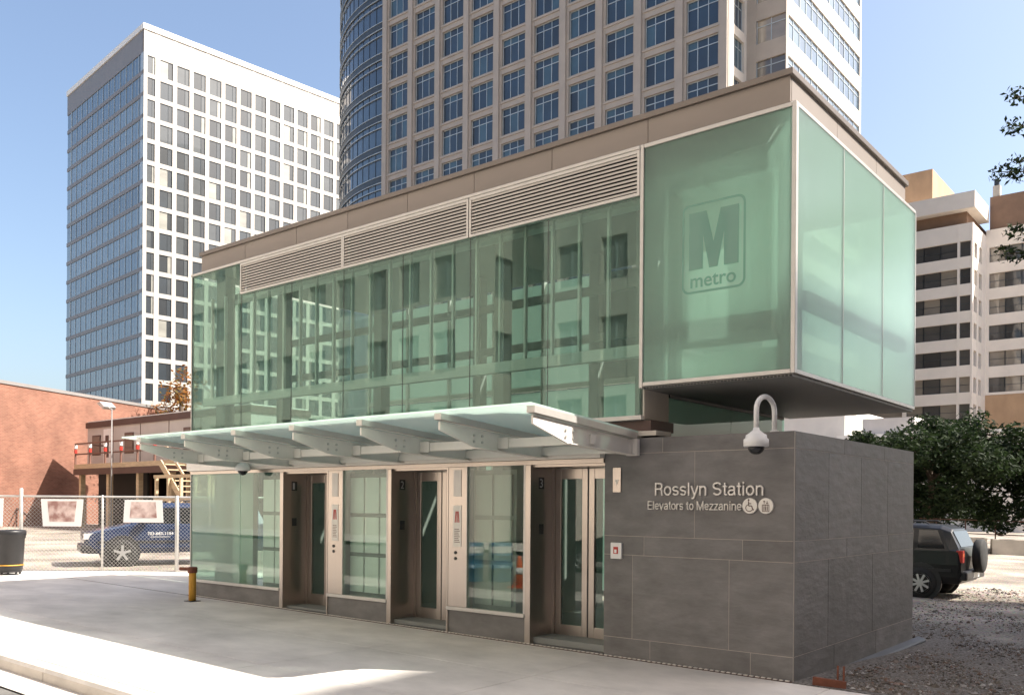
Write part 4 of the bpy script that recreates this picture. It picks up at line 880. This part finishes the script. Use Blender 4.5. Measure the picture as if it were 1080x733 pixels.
def tree(name, x, y, h, rad, label, n, size, leafmat='leaf', low=0.12, seed=1, z0=None, group=None, clumps=26):
    R = random.Random(seed); z = g(x, y) if z0 is None else z0
    r = thing(name, (x, y, z), label, 'tree', group)
    m = MB(); tips = limb_tree(m, (x, y, z - 0.1), (x + R.uniform(-.3, .3), y, z + h * 0.85), 0.035 * h, R, 8, rad * 0.75)
    m.build('trunk', M['bark'], r, True)
    cs = [(t.x, t.y, t.z, rad * R.uniform(.22, .38)) for t in tips]
    for i in range(clumps):
        a = R.uniform(0, 6.3); q = sqrt(R.random()); hz = R.uniform(low, 1.0); env = sin(pi * min(1, max(0.12, (hz * 0.92 + 0.06)))) ** 0.6
        cs.append((x + rad * q * env * cos(a), y + rad * q * env * sin(a), z + h * hz * 0.95, rad * R.uniform(.18, .36)))
    leaves(cs, n, size, R).build('crown', M[leafmat], r)
    return r
tree('leafy_tree', -6.6, 31.5, 5.6, 3.3, 'dense dark green tree right behind the black car', 15000, 0.125, seed=11, low=0.1)
tree('leafy_tree', -10.6, 34.5, 5.4, 2.4, 'dark green tree half hidden by the slate block', 8000, 0.125, seed=12, low=0.15)
tree('leafy_tree', -3.2, 34.5, 5.3, 2.8, 'dark green tree at the right edge of the photo behind the barrier', 12000, 0.125, seed=13, low=0.12)
tree('leafy_tree', -8.0, 38.5, 6.0, 3.2, 'shaded green tree standing behind the other trees', 9000, 0.14, seed=14, low=0.1)
# tree off the right edge whose branch tips hang into the picture
R = random.Random(5); ot = thing('overhanging_tree', (5.2, 12.6, g(5, 12)), 'tree beyond the right edge whose leafy branch tips hang into view', 'tree')
m = MB(); bx_, by_ = 5.2, 12.6; m.tube([(bx_, by_, -0.3), (bx_ - 0.1, by_ - 0.1, 4), (bx_ - 0.3, by_, 8), (bx_ - 0.2, by_, 11)], [0.26, 0.21, 0.13, 0.04], 10); cs = []
for (tx, ty, tz, z0) in ((-0.18, 11.4, 6.95, 5.8), (-0.02, 11.5, 7.4, 6.2), (-0.25, 11.3, 8.6, 6.9), (0.05, 11.6, 8.85, 7.0), (-0.02, 11.4, 10.1, 8.0), (-0.05, 11.5, 9.55, 7.6), (2.2, 12.0, 8.0, 6.4), (2.6, 13.5, 9.5, 8.0), (5.0, 14.5, 9.0, 7), (7.5, 12.5, 8.5, 6.5), (5.5, 10.5, 8.0, 6), (4.5, 12.4, 11.0, 9), (2.4, 11.8, 10.2, 8.2)):
    a = Vector((bx_ - 0.2, by_, z0)); q = Vector((tx, ty, tz)); k = a.lerp(q, 0.55) + Vector((0, 0, 0.45)); m.tube([a, k, q], [0.07, 0.035, 0.008], 6)
    big = tx > 1; cs.append((tx, ty, tz, 1.25 if big else 0.24))
    if big: cs.append((k.x, k.y, k.z, 0.9))
    else: cs += [(tx + 0.28, ty + 0.1, tz - 0.10, 0.22), (tx + 0.55, ty + 0.2, tz + 0.05, 0.30)]
m.build('trunk', M['bark'], ot, True)
small = [c for c in cs if c[3] < 0.5]; big = [c for c in cs if c[3] > 0.5]
lv = leaves(big, 9000, 0.075, R); l2 = leaves(small, 1100, 0.062, R, 0.8, 0.5); b0 = len(lv.v); lv.v += l2.v; lv.f += [tuple(i + b0 for i in f) for f in l2.f]
lv.build('crown', M['leaf'], ot)
tree('autumn_tree', -50.5, 22.8, 10.2, 2.6, 'thin autumn tree with sparse orange leaves behind the trailer', 1500, 0.15, 'leaf_o', seed=21, low=0.55, clumps=10)
tree('autumn_tree', -47.5, 19.6, 7.9, 1.5, 'small bare brown tree against the brick wall left of the orange one', 260, 0.12, 'leaf_o', seed=22, low=0.6, clumps=6)

# ------------------------------------------------------------------ barrier blocks and rail by the lot
for i in range(5):
    x = -6.6 + 1.55 * i; y = 30.4 + 0.55 * i
    o = MB().prism([(-0.32, -0.05), (0.32, -0.05), (0.27, 0.25), (0.2, 0.62), (-0.2, 0.62), (-0.27, 0.25)], 'x', -0.74, 0.74).build('barrier_block', M['barrier']); bevel(o, 0.03)
    o.location = (x, y, g(x, y)); o.rotation_euler.z = 0.34
    tag(o, ('pale concrete barrier block farthest left in the row under the trees', 'pale concrete barrier block second from the left under the trees', 'pale concrete barrier block in the middle of the row under the trees', 'pale concrete barrier block second from the right under the trees', 'pale concrete barrier block at the right end of the row under the trees')[i], 'barrier', 'barrier blocks under the trees')
gr = thing('pipe_railing', (-4, 32, g(-4, 32)), 'thin dark pipe railing standing behind the barrier blocks', 'railing')
for k in range(8): x, y = -7.4 + 1.05 * k, 31.2 + 0.37 * k; MB().lathe([(0.025, 0), (0.025, 1.35)], (x, y, g(x, y)), 8).build('rail_post', M['rail'], gr)
for z in (0.75, 1.32): MB().bar((-7.4, 31.2, g(-7, 31) + z), (-0.05, 33.8, g(0, 31) + z), 0.04).build('rail_bar', M['rail'], gr)

# ------------------------------------------------------------------ towers
def grid_wall(m, s_edges, z_edges, put):
    """piers and spandrels between openings: s_edges, z_edges are lists of openings (lo, hi)"""
def face_tf(o, d, nrm):
    """matrix whose x runs along the face, y points into the building, z up"""
    M4 = Matrix.Identity(4); M4.col[0] = (*d, 0, 0); M4.col[1] = (-nrm[0], -nrm[1], 0, 0); M4.col[3] = (*o, 0, 1); return M4
def facade(root, tf, length, cols, rows, z0, z1, thick, mat, name='wall', core=None):
    """wall with real openings: piers full height, spandrels between them"""
    m = MB(); edges = [0] + [v for c in cols for v in c] + [length]
    for a, b in zip(edges[0::2], edges[1::2]):
        if b - a > 0.01: m.box(a, b, 0, thick, z0, z1)
    ze = [z0] + [v for r in rows for v in r] + [z1]
    for c in cols:
        for a, b in zip(ze[0::2], ze[1::2]):
            if b - a > 0.01: m.box(c[0], c[1], 0.03, thick, a, b)
    o = m.build(name, M[mat], root, False, False); o.matrix_basis = wmat(root).inverted() @ tf; return o
def place(name, me, root, tf, x, y, z, sx=1.0, parent=None):
    o = link(name, me, root, False); o.matrix_basis = wmat(root).inverted() @ tf @ Matrix.Translation((x, y, z)) @ Matrix.Diagonal((sx, 1, 1, 1)); return o
def child(name, me, par):
    o = link(name, me, par, False); return o
def prism_wall(root, pts, z0, z1, mat, name):
    m = MB().prism(pts, 'z', z0, z1); return m.build(name, M[mat], root)

# --- left tower: pale gridded right face, dark curtain wall on the left face
LT0 = Vector((-132.2, 63.6)); ang = radians(84.4); dR = Vector((cos(ang), sin(ang))); nR = Vector((dR.y, -dR.x)); dL = -nR; 
lt = thing('gridded_office_tower', (LT0.x - 17, LT0.y + 20, 0), 'tall office tower with pale gridded sunlit face and dark glass side at left', 'building')
ZR = 78.1; RL = 52.0; LL = 34.3
tfR = face_tf(LT0, dR, nR)
cols = [(0.6, 1.85)] + [(2.68 + 2.815 * i, 4.78 + 2.815 * i) for i in range(17)]
rows = sorted([(73.3 - 3.3 - 3.5 * k + 0.9, 73.3 - 3.5 * k) for k in range(20)])
rows = sorted([(73.3 - 3.5 * k - 2.78, 73.3 - 3.5 * k) for k in range(20)])
facade(lt, tfR, RL, cols, rows, 0, ZR - 0.8, 0.45, 'precast')
B0 = LT0 + dL * LL; inn = 0.46
def q2(s, t): v = LT0 + dR * s + dL * t; return (v.x, v.y)
prism_wall(lt, [q2(inn, inn), q2(RL - inn, inn), q2(RL - inn, LL - inn), q2(inn, LL - inn)], 0, ZR - 1.0, 'dark', 'core')
prism_wall(lt, [q2(-0.15, -0.12), q2(RL, -0.12), q2(RL, LL + 0.1), q2(-0.15, LL + 0.1)], ZR - 0.8, ZR + 0.1, 'roofwhite', 'coping')
wm = MB().box(0, 0.06, 0.0, 0.12, 0, 2.78).box(1.84, 1.9, 0.0, 0.12, 0, 2.78).box(0.06, 1.84, 0, 0.12, 0, 0.06).box(0.06, 1.84, 0, 0.12, 2.72, 2.78).box(1.25, 1.31, 0, 0.12, 0.06, 2.72).mesh('window', M['mullion_d'])
pms2 = [MB().box(a, b, 0.04, 0.08, 0.06, 2.72).mesh('pane', M['win_lt']) for a, b in ((0.06, 1.25), (1.31, 1.84))]
cnt = 0
rest = MB()
for r in rows[::-1]:
    for ci, c in enumerate(cols[:14]):
        if r[0] < 8 or cnt >= 224: continue
        w_ = place('window', wm, lt, tfR, c[0], 0.10, r[0], (c[1] - c[0]) / 1.9); cnt += 1
        for p_ in pms2: child('pane', p_, w_)
for r in rows:
    for c in cols[14:]: rest.box(c[0], c[1], 0.14, 0.18, r[0], r[1])
o = rest.build('far_window', M['win_lt'], lt, False, False); o.matrix_basis = wmat(lt).inverted() @ tfR; tag(o, kind='stuff')
# dark face (faces the street): spandrel bands and glazed strips per floor
tfL = face_tf(B0, -dL, -dR)                    # x from the far left end to the lit corner
m = MB().box(0, LL - 0.02, 0, 0.4, 73.7, ZR - 0.8)
o = m.build('attic_band', M['band'], lt, False, False); o.matrix_basis = wmat(lt).inverted() @ tfL
for k in range(21):
    zt2 = 73.7 - 3.5 * k
    if zt2 < 4: break
    m = MB().box(0, LL - 0.02, 0.0, 0.4, zt2 - 3.5, zt2 - 2.85); o = m.build('floor_band', M['band'], lt, False, False); o.matrix_basis = wmat(lt).inverted() @ tfL
    m = MB(); mm = MB(); s = 2.2; i = 0
    while s < LL - 1.2:
        w_ = (1.15, 1.35)[i % 2]; m.box(s + 0.05, s + w_ - 0.05, 0.10, 0.16, zt2 - 2.85, zt2); mm.box(s - 0.05, s + 0.05, 0.02 if i % 2 == 0 else 0.08, 0.2, zt2 - 2.85, zt2)
        if i % 2: mm.box(s + w_ - 0.30, s + w_ - 0.05, 0.09, 0.2, zt2 - 2.85, zt2)
        s += w_; i += 1
    m.box(0.05, 1.9, 0.10, 0.16, zt2 - 2.85, zt2)
    wb = m.build('window_band', M['win_curtain'], lt, False, False); wb.matrix_basis = wmat(lt).inverted() @ tfL
    mm.box(1.9, 2.15, 0.0, 0.2, zt2 - 2.85, zt2).box(LL - 1.2, LL - 0.02, 0.0, 0.3, zt2 - 2.85, zt2)
    child('mullion', mm.mesh('mullion', M['mullion']), wb)

# --- centre tower: granite grid, curved blue glass corner, side walls lightened for the sun
CTY = 63.77; XA0, XA1 = -76.23, -31.53
ct = thing('granite_office_tower', (-54, 75, 0), 'beige granite office tower with a curved blue glass corner behind the station', 'building')
TZ = 74.0
tfA = face_tf((XA0, CTY), (1, 0), (0, -1))
cols = [(1.0 + 4.395 * i, 4.17 + 4.395 * i) for i in range(10)]; zrow = [41.09 + 3.7 * k for k in range(-10, 9)]
rows = [(z, z + 2.85) for z in zrow]
facade(ct, tfA, XA1 - XA0, cols, rows, 0, TZ, 0.5, 'granite')
m = MB()
for c in cols[:-1]: m.box(c[1] + 0.25, c[1] + 0.95, -0.22, 0.0, 0, TZ)
m.box(0.05, 0.75, -0.22, 0, 0, TZ); m.box(XA1 - XA0 - 0.75, XA1 - XA0 - 0.05, -0.22, 0, 0, TZ)
o = m.build('pilaster', M['granite'], ct, False, False); o.matrix_basis = wmat(ct).inverted() @ tfA
for z in zrow: o = MB().box(0.02, XA1 - XA0 - 0.02, -0.06, 0.02, z - 0.30, z - 0.12).build('string_course', M['granite'], ct, False, False); o.matrix_basis = wmat(ct).inverted() @ tfA
wm = MB().box(0, 0.08, 0, 0.14, 0, 2.85).box(3.09, 3.17, 0, 0.14, 0, 2.85).box(0.08, 3.09, 0, 0.14, 0, 0.08).box(0.08, 3.09, 0, 0.14, 2.77, 2.85).box(0.08, 3.09, 0.0, 0.13, 2.05, 2.12).box(1.0, 1.07, 0.01, 0.12, 0.08, 2.77).box(2.05, 2.12, 0.01, 0.12, 0.08, 2.77).mesh('window', M['mullion'])
pms = [MB().box(a, b, 0.05, 0.09, z0, z1).mesh('pane', M['win_blue']) for a, b in ((0.08, 1.0), (1.07, 2.05), (2.12, 3.09)) for z0, z1 in ((0.08, 2.05), (2.12, 2.77))]
rest = MB(); n_ind = 0
for z in zrow:
    for c in cols:
        if 36 < z < 66 and n_ind < 90:
            w_ = place('window', wm, ct, tfA, c[0], 0.25, z); n_ind += 1
            for p_ in pms: child('pane', p_, w_)
        else: rest.box(c[0], c[1], 0.28, 0.34, z, z + 2.85)
o = rest.build('far_window', M['win_blue'], ct, False, False); o.matrix_basis = wmat(ct).inverted() @ tfA; tag(o, kind='stuff')
prism_wall(ct, [(XA0 + 0.1, CTY + 0.51), (XA1 - 0.5, CTY + 0.51), (XA1 - 0.5, 88), (XA0 + 0.1, 88)], 0, TZ - 0.5, 'dark', 'core')
# curved corner
RC = 22.0; cx_, cy_ = XA0, CTY + RC
def arcpts(r, a0=-90, a1=-180, n=36): return [(cx_ + r * cos(radians(a0 + (a1 - a0) * i / n)), cy_ + r * sin(radians(a0 + (a1 - a0) * i / n))) for i in range(n + 1)]
def arc_strip(m, ro, ri, z0, z1, a0=-90, a1=-180, n=36):
    b = len(m.v); po, pi_ = arcpts(ro, a0, a1, n), arcpts(ri, a0, a1, n)
    for p in po: m.v += [(p[0], p[1], z0), (p[0], p[1], z1)]
    for p in pi_: m.v += [(p[0], p[1], z0), (p[0], p[1], z1)]
    k = 2 * (n + 1)
    for i in range(n):
        a = b + 2 * i; m.f += [(a, a + 1, a + 3, a + 2), (a + k + 2, a + k + 3, a + k + 1, a + k), (a + 1, a + k + 1, a + k + 3, a + 3), (a + 2, a + k + 2, a + k, a)]
    return m
for k, z in enumerate([33.7 + 3.7 * i for i in range(11)]):
    gb = arc_strip(MB(), RC - 0.10, RC - 0.2, z - 0.05, z + 2.9).build('curved_window_band', M['win_curve'], ct)
    m = MB()
    for i in range(25):
        a = radians(-90 - 3.6 * i); m.bar((cx_ + (RC - 0.08) * cos(a), cy_ + (RC - 0.08) * sin(a), z), (cx_ + (RC - 0.08) * cos(a), cy_ + (RC - 0.08) * sin(a), z + 2.9), 0.05, 0.05)
    m.build('mullion', M['mullion_d'], gb)
    arc_strip(MB(), RC + 0.02, RC - 0.2, z + 2.9, z + 3.65).build('curved_spandrel', M['mullion_d'], ct)
    for dz in (0.0, 2.1, 2.9): arc_strip(MB(), RC + 0.08, RC - 0.05, z + dz - 0.035, z + dz + 0.035).build('fin', M['mullion'], ct)
arc_strip(MB(), RC, RC - 0.3, 0, 33.6).build('curved_base', M['win_curve'], ct)
prism_wall(ct, [(cx_, cy_)] + arcpts(RC - 0.35)[::-1], 0, TZ - 1, 'dark', 'core')
# side of the main block and the stepped wing
ZSEC = 67.53; XB = -27.79
tfS = face_tf((XA1, CTY + 0.5), (0, 1), (1, 0))
facade(ct, tfS, ZSEC - CTY - 0.5, [(0.6, 2.8)], rows, 0, TZ, 0.5, 'granite_lit', 'side_wall')
ws = MB().box(0, 0.08, 0, 0.14, 0, 2.85).box(2.12, 2.2, 0, 0.14, 0, 2.85).box(0.08, 2.12, 0, 0.13, 2.05, 2.12).box(0.72, 0.79, 0.01, 0.12, 0, 2.85).box(1.42, 1.49, 0.01, 0.12, 0, 2.85).mesh('window', M['mullion']); ps = MB().box(0.08, 2.12, 0.05, 0.09, 0, 2.85).mesh('pane', M['win_blue'])
for z in zrow:
    if 36 < z < 58: w_ = place('window', ws, ct, tfS, 0.6, 0.25, z); child('pane', ps, w_)
tfBf = face_tf((XA1, ZSEC), (1, 0), (0, -1)); Lb = XB - XA1
zb_rows = [(40.0 + 3.68 * k, 42.1 + 3.68 * k) for k in range(-10, 9)]
facade(ct, tfBf, Lb, [(0.9, Lb - 0.06)], zb_rows, 0, TZ, 0.4, 'granite', 'wing_front')
wf = MB()
wl = Lb - 0.96
wf.box(0, 0.06, 0, 0.12, 0, 2.1).box(wl / 2 - 0.03, wl / 2 + 0.03, 0, 0.12, 0, 2.1).box(wl - 0.06, wl, 0, 0.12, 0, 2.1).box(0, wl, 0, 0.11, 1.5, 1.56); wf = wf.mesh('window', M['mullion']); pf = MB().box(0, wl, 0.05, 0.09, 0, 2.1).mesh('pane', M['win_r'])
tfBs = face_tf((XB, ZSEC + 0.4), (0, 1), (1, 0)); LBS = 19.8
facade(ct, tfBs, LBS, [(0.06, LBS - 0.4)], zb_rows, 0, TZ, 0.4, 'granite_lit', 'wing_side')
m = MB(); pn = MB(); n_m = 13; st_ = (LBS - 0.46) / n_m
for i in range(n_m + 1): m.box(0.06 + i * st_ - 0.05, 0.06 + i * st_ + 0.05, 0.0, 0.12, 0, 2.1)
m.box(0.06, LBS - 0.4, 0, 0.11, 1.5, 1.57); m = m.mesh('mullion', M['mullion']); 
pane_s = MB().box(0.05, st_ - 0.05, 0.05, 0.09, 0, 1.5).box(0.05, st_ - 0.05, 0.05, 0.09, 1.57, 2.1).mesh('window', M['win_curtain'])
for r in zb_rows:
    if 36 < r[0] < 60:
        w_ = place('window', wf, ct, tfBf, 0.9, 0.15, r[0]); child('pane', pf, w_)
        place('window_mullion', m, ct, tfBs, 0, 0.12, r[0])
        for i in range(n_m): place('window', pane_s, ct, tfBs, 0.06 + i * st_, 0.12, r[0])
far = MB(); far2 = MB()
for r in zb_rows:
    if not 36 < r[0] < 60: far.box(0.06, LBS - 0.4, 0.17, 0.21, r[0], r[1]); far2.box(0.9, Lb - 0.06, 0.2, 0.24, r[0], r[1])
for mm_, tf_ in ((far, tfBs), (far2, tfBf)):
    o = mm_.build('far_window', M['win_curtain'], ct, False, False); o.matrix_basis = wmat(ct).inverted() @ tf_; tag(o, kind='stuff')
prism_wall(ct, [(XA1 - 0.5, ZSEC + 0.42), (XB - 0.42, ZSEC + 0.42), (XB - 0.42, ZSEC + LBS - 0.1), (XA1 - 0.5, ZSEC + LBS - 0.1)], 0, TZ - 0.6, 'dark', 'wing_core')

# --- cream stepped building at right
rb = thing('cream_stepped_building', (-24, 130, 0), 'cream concrete building with stepped ribbon windows at right', 'building')
RY0, RX = 122.14, -24.14; RY1 = 130.2
rz_rows = [(37.63 - 2.1 - 3.65 * k, 37.63 - 3.65 * k) for k in range(10)][::-1]
tf1 = face_tf((-62, RY0), (1, 0), (0, -1)); l1 = RX + 62
facade(rb, tf1, l1, [(0.5, 29.0), (29.5, l1 - 1.9), (l1 - 1.6, l1 - 0.25)], rz_rows, 0, 40.0, 0.6, 'cream_conc')
tf2 = face_tf((RX, RY0 + 0.6), (0, 1), (1, 0)); l2 = RY1 - RY0 - 0.6
facade(rb, tf2, l2, [(0.3, 2.1), (3.2, 5.0)], rz_rows, 0, 40.0, 0.6, 'cream_conc', 'side_wall')
tf3 = face_tf((RX, RY1), (1, 0), (0, -1)); l3 = 26
rz3 = [(38.3 - 2.1 - 3.65 * k, 38.3 - 3.65 * k) for k in range(6)][::-1]
facade(rb, tf3, l3, [(0.4, 25.5)], rz3, 17.6, 40.8, 0.6, 'cream_conc', 'wing_wall')
MB().box(RX, RX + l3, RY1 + 0.02, RY1 + 20, 0, 17.58).build('tan_base', M['tan'], rb)
prism_wall(rb, [(-61.5, RY0 + 0.62), (RX - 0.62, RY0 + 0.62), (RX - 0.62, RY1 + 0.62), (RX + l3, RY1 + 0.62), (RX + l3, RY1 + 20), (-61.5, RY1 + 20)], 17.6, 39.9, 'dark', 'core')
prism_wall(rb, [(-61.5, RY0 + 0.62), (RX - 0.62, RY0 + 0.62), (RX - 0.62, RY1 + 20), (-61.5, RY1 + 20)], 0, 17.6, 'dark', 'lower_core')
MB().box(-62, RX - 1.0, RY0 + 1.2, RY1 + 20, 40.0, 42.0).build('attic_wall', M['brownbrick'], rb)
MB().box(-62, RX + 0.3, RY0 - 0.4, RY1 + 0.3, 41.9, 44.1).build('roof_slab', M['cream_conc'], rb)
MB().box(RX + 0.3, RX + l3, RY1 + 0.8, RY1 + 20, 40.8, 45.6).build('attic_wall', M['brownbrick'], rb)
MB().box(-39.5, -31.5, RY1 + 1, RY1 + 14, 44.1, 51.5).build('plant_room', M['tan'], rb)
MB().box(RX + 0.6, RX + 1.5, RY1 + 1.0, RY1 + 1.9, 44, 47.2).build('chimney', M['barrier'], rb)
MB().box(RX + 0.75, RX + 1.35, RY1 + 1.15, RY1 + 1.75, 47.2, 48.2).build('chimney_cap', M['mullion_d'], rb)
def ribbon(tf, a, b, rws, n, nm='window'):
    w = (b - a) / n
    pm_ = MB().box(0.03, w - 0.03, 0.06, 0.10, 0, 2.1).mesh('pane', M['win_r']); fm_ = MB().box(-0.05, 0.05, 0, 0.15, 0, 2.1).box(w - 0.05, w + 0.05, 0, 0.15, 0, 2.1).box(0.05, w - 0.05, 0.01, 0.14, 1.0, 1.06).mesh('window', M['mullion_d'])
    for r in rws:
        if r[0] < 9: continue
        for i in range(n):
            w_ = place(nm, fm_, rb, tf, a + i * w, 0.35, r[0]); child('pane', pm_, w_)
ribbon(tf1, 29.5, l1 - 1.9, rz_rows, 3); ribbon(tf1, l1 - 1.6, l1 - 0.25, rz_rows, 1); ribbon(tf2, 0.3, 2.1, rz_rows, 1); ribbon(tf2, 3.2, 5.0, rz_rows, 1); ribbon(tf3, 0.4, 12.4, rz3, 6)
o = MB()
for r in rz_rows: o.box(0.5, 29.0, 0.4, 0.45, r[0], r[1])
o = o.build('far_window', M['win_r'], rb, False, False); o.matrix_basis = wmat(rb).inverted() @ tf1; tag(o, kind='stuff')

# --- low white annex seen under the glass box
an = thing('low_white_annex', (-26, 66, 0), 'low white building seen in the gap under the glass box', 'building')
bx('wall', 'whitewall', an, -60, -21.2, 64, 80, 0, 9.4); bx('wall', 'whitewall', an, -21.2, -8, 62, 80, 0, 7.1)
bx('coping', 'roofwhite', an, -60.1, -21.1, 63.85, 80.1, 9.4, 9.75); bx('coping', 'roofwhite', an, -21.1, -7.9, 61.85, 80.1, 7.1, 7.4)
for i in range(5): w_ = bx('window', 'mullion_d', an, -20.2 + 2.4 * i, -18.4 + 2.4 * i, 61.93, 62.0, 4.2, 5.9); bx('pane', 'win_r', w_, -20.1 + 2.4 * i, -18.5 + 2.4 * i, 61.9, 61.95, 4.3, 5.8)
bx('roof_unit', 'trailer', an, -19.5, -15.6, 63, 66, 7.4, 8.7); bx('roof_unit', 'trailer', an, -30, -26, 66, 69, 9.75, 11.0)

# ------------------------------------------------------------------ buildings across the street (mirrored in the glass) and the one shading the lot
def block(name, label, x0, x1, y0, y1, h, wallmat, winmat, cw, ww, fh, wh, z0=4.5, faces='+y', thick=0.4):
    b = thing(name, ((x0 + x1) / 2, (y0 + y1) / 2, 0), label, 'building')
    bx('core', 'dark', b, x0 + thick + .02, x1 - thick - .02, y0 + thick + .02, y1 - thick - .02, 0, h - 0.3)
    bx('roof', wallmat, b, x0 + .01, x1 - .01, y0 + .01, y1 - .01, h, h + 0.8)
    for fc in faces.split():
        o_, d_, n_, ln = {'+y': ((x1, y1), (-1, 0), (0, 1), x1 - x0), '-x': ((x0, y1 - thick), (0, -1), (-1, 0), y1 - y0 - thick), '+x': ((x1, y0), (0, 1), (1, 0), y1 - y0 - thick)}[fc]
        tf = face_tf(o_, d_, n_); nc = int(ln // cw); off = (ln - nc * cw) / 2
        cols = [(off + i * cw + (cw - ww) / 2, off + i * cw + (cw + ww) / 2) for i in range(nc)]; rows = []
        z = z0
        while z + wh < h - 1: rows.append((z, z + wh)); z += fh
        facade(b, tf, ln, cols, rows, 0, h, thick, wallmat)
        m = MB(); f = MB()
        for c in cols:
            for r in rows: m.box(c[0], c[1], 0.22, 0.26, r[0], r[1]); f.box((c[0] + c[1]) / 2 - 0.04, (c[0] + c[1]) / 2 + 0.04, 0.15, 0.24, r[0], r[1])
        o = m.build('far_window', M[winmat], b, False, False); o.matrix_basis = wmat(b).inverted() @ tf; tag(o, kind='stuff'); k_ = child('mullion', f.mesh('mullion', M['mullion']), o)
    return b
block('opposite_office', 'white gridded office block across the street, mirrored in the upper glass', -52, -24, -50, -22, 46, 'pale_stucco', 'win_pale', 2.4, 1.5, 3.6, 2.0, faces='+y +x')
block('opposite_office', 'pale stucco block across the street, mirrored in the elevator doors', -20, 18, -46, -22, 38, 'pale_stucco', 'win_pale', 2.2, 1.3, 3.3, 1.8, faces='+y -x')
block('opposite_office', 'grey slab building down the street, mirrored in the left glass', -110, -58, -60, -21, 30, 'cream_conc', 'win_curtain', 3.6, 2.4, 3.5, 1.8, faces='+y +x')
block('shading_office', 'office block beyond the right edge that shades the lot', 25.0, 60, -60, 29.5, 34.9, 'brownbrick', 'win_blue', 4.0, 2.6, 3.7, 2.2, faces='-x')

# ------------------------------------------------------------------ things in the road that show as reflections in the elevator glass
for i, (x, y) in enumerate(((-10.7, -7.0), (-10.2, -7.5))):
    r = thing('blue_drum', (x, y, g(x) - 0.135), ('blue barrel in the road mirrored at the left of the pane by the third elevator', 'second blue barrel in the road mirrored beside the first')[i], 'barrel', 'blue barrels in the road'); z = g(x) - 0.135
    MB().lathe([(0.28, 0), (0.29, 0.02), (0.29, 0.3), (0.305, 0.31), (0.305, 0.34), (0.29, 0.35), (0.29, 0.6), (0.305, 0.61), (0.305, 0.64), (0.29, 0.65), (0.29, 0.9), (0.27, 0.92)], (x, y, z), 24).build('drum', M['blue_drum'], r, True)
    MB().lathe([(0.295, 0.68), (0.297, 0.68), (0.297, 0.84), (0.295, 0.84)], (x, y, z), 24).build('label_band', M['white'], r)
for i, (x, y) in enumerate(((-11.6, -7.3), (-8.9, -6.6))):
    r = thing('traffic_cone', (x, y, g(x) - 0.135), ('orange cone mirrored at the left end of the pane by the third elevator', 'orange cone mirrored at the right end of the pane by the third elevator')[i], 'cone', 'cones in the road'); z = g(x) - 0.135
    MB().lathe([(0.15, 0.03), (0.03, 0.7), (0.02, 0.71)], (x, y, z), 20).build('cone', M['orange'], r, True)
    MB().box(x - 0.19, x + 0.19, y - 0.19, y + 0.19, z, z + 0.03).build('foot', M['orange'], r)
    MB().lathe([(0.108, 0.3), (0.08, 0.45)], (x, y, z), 20).build('collar', M['white'], r, True)
car('parked_car', (-6.8, -11.0, g(-8) - 0.135), 0, 'dark car parked in the road and mirrored in the elevator glass', 'car_black', 0.92, 1.45, 4.4, 0.87, 5, 0.33)
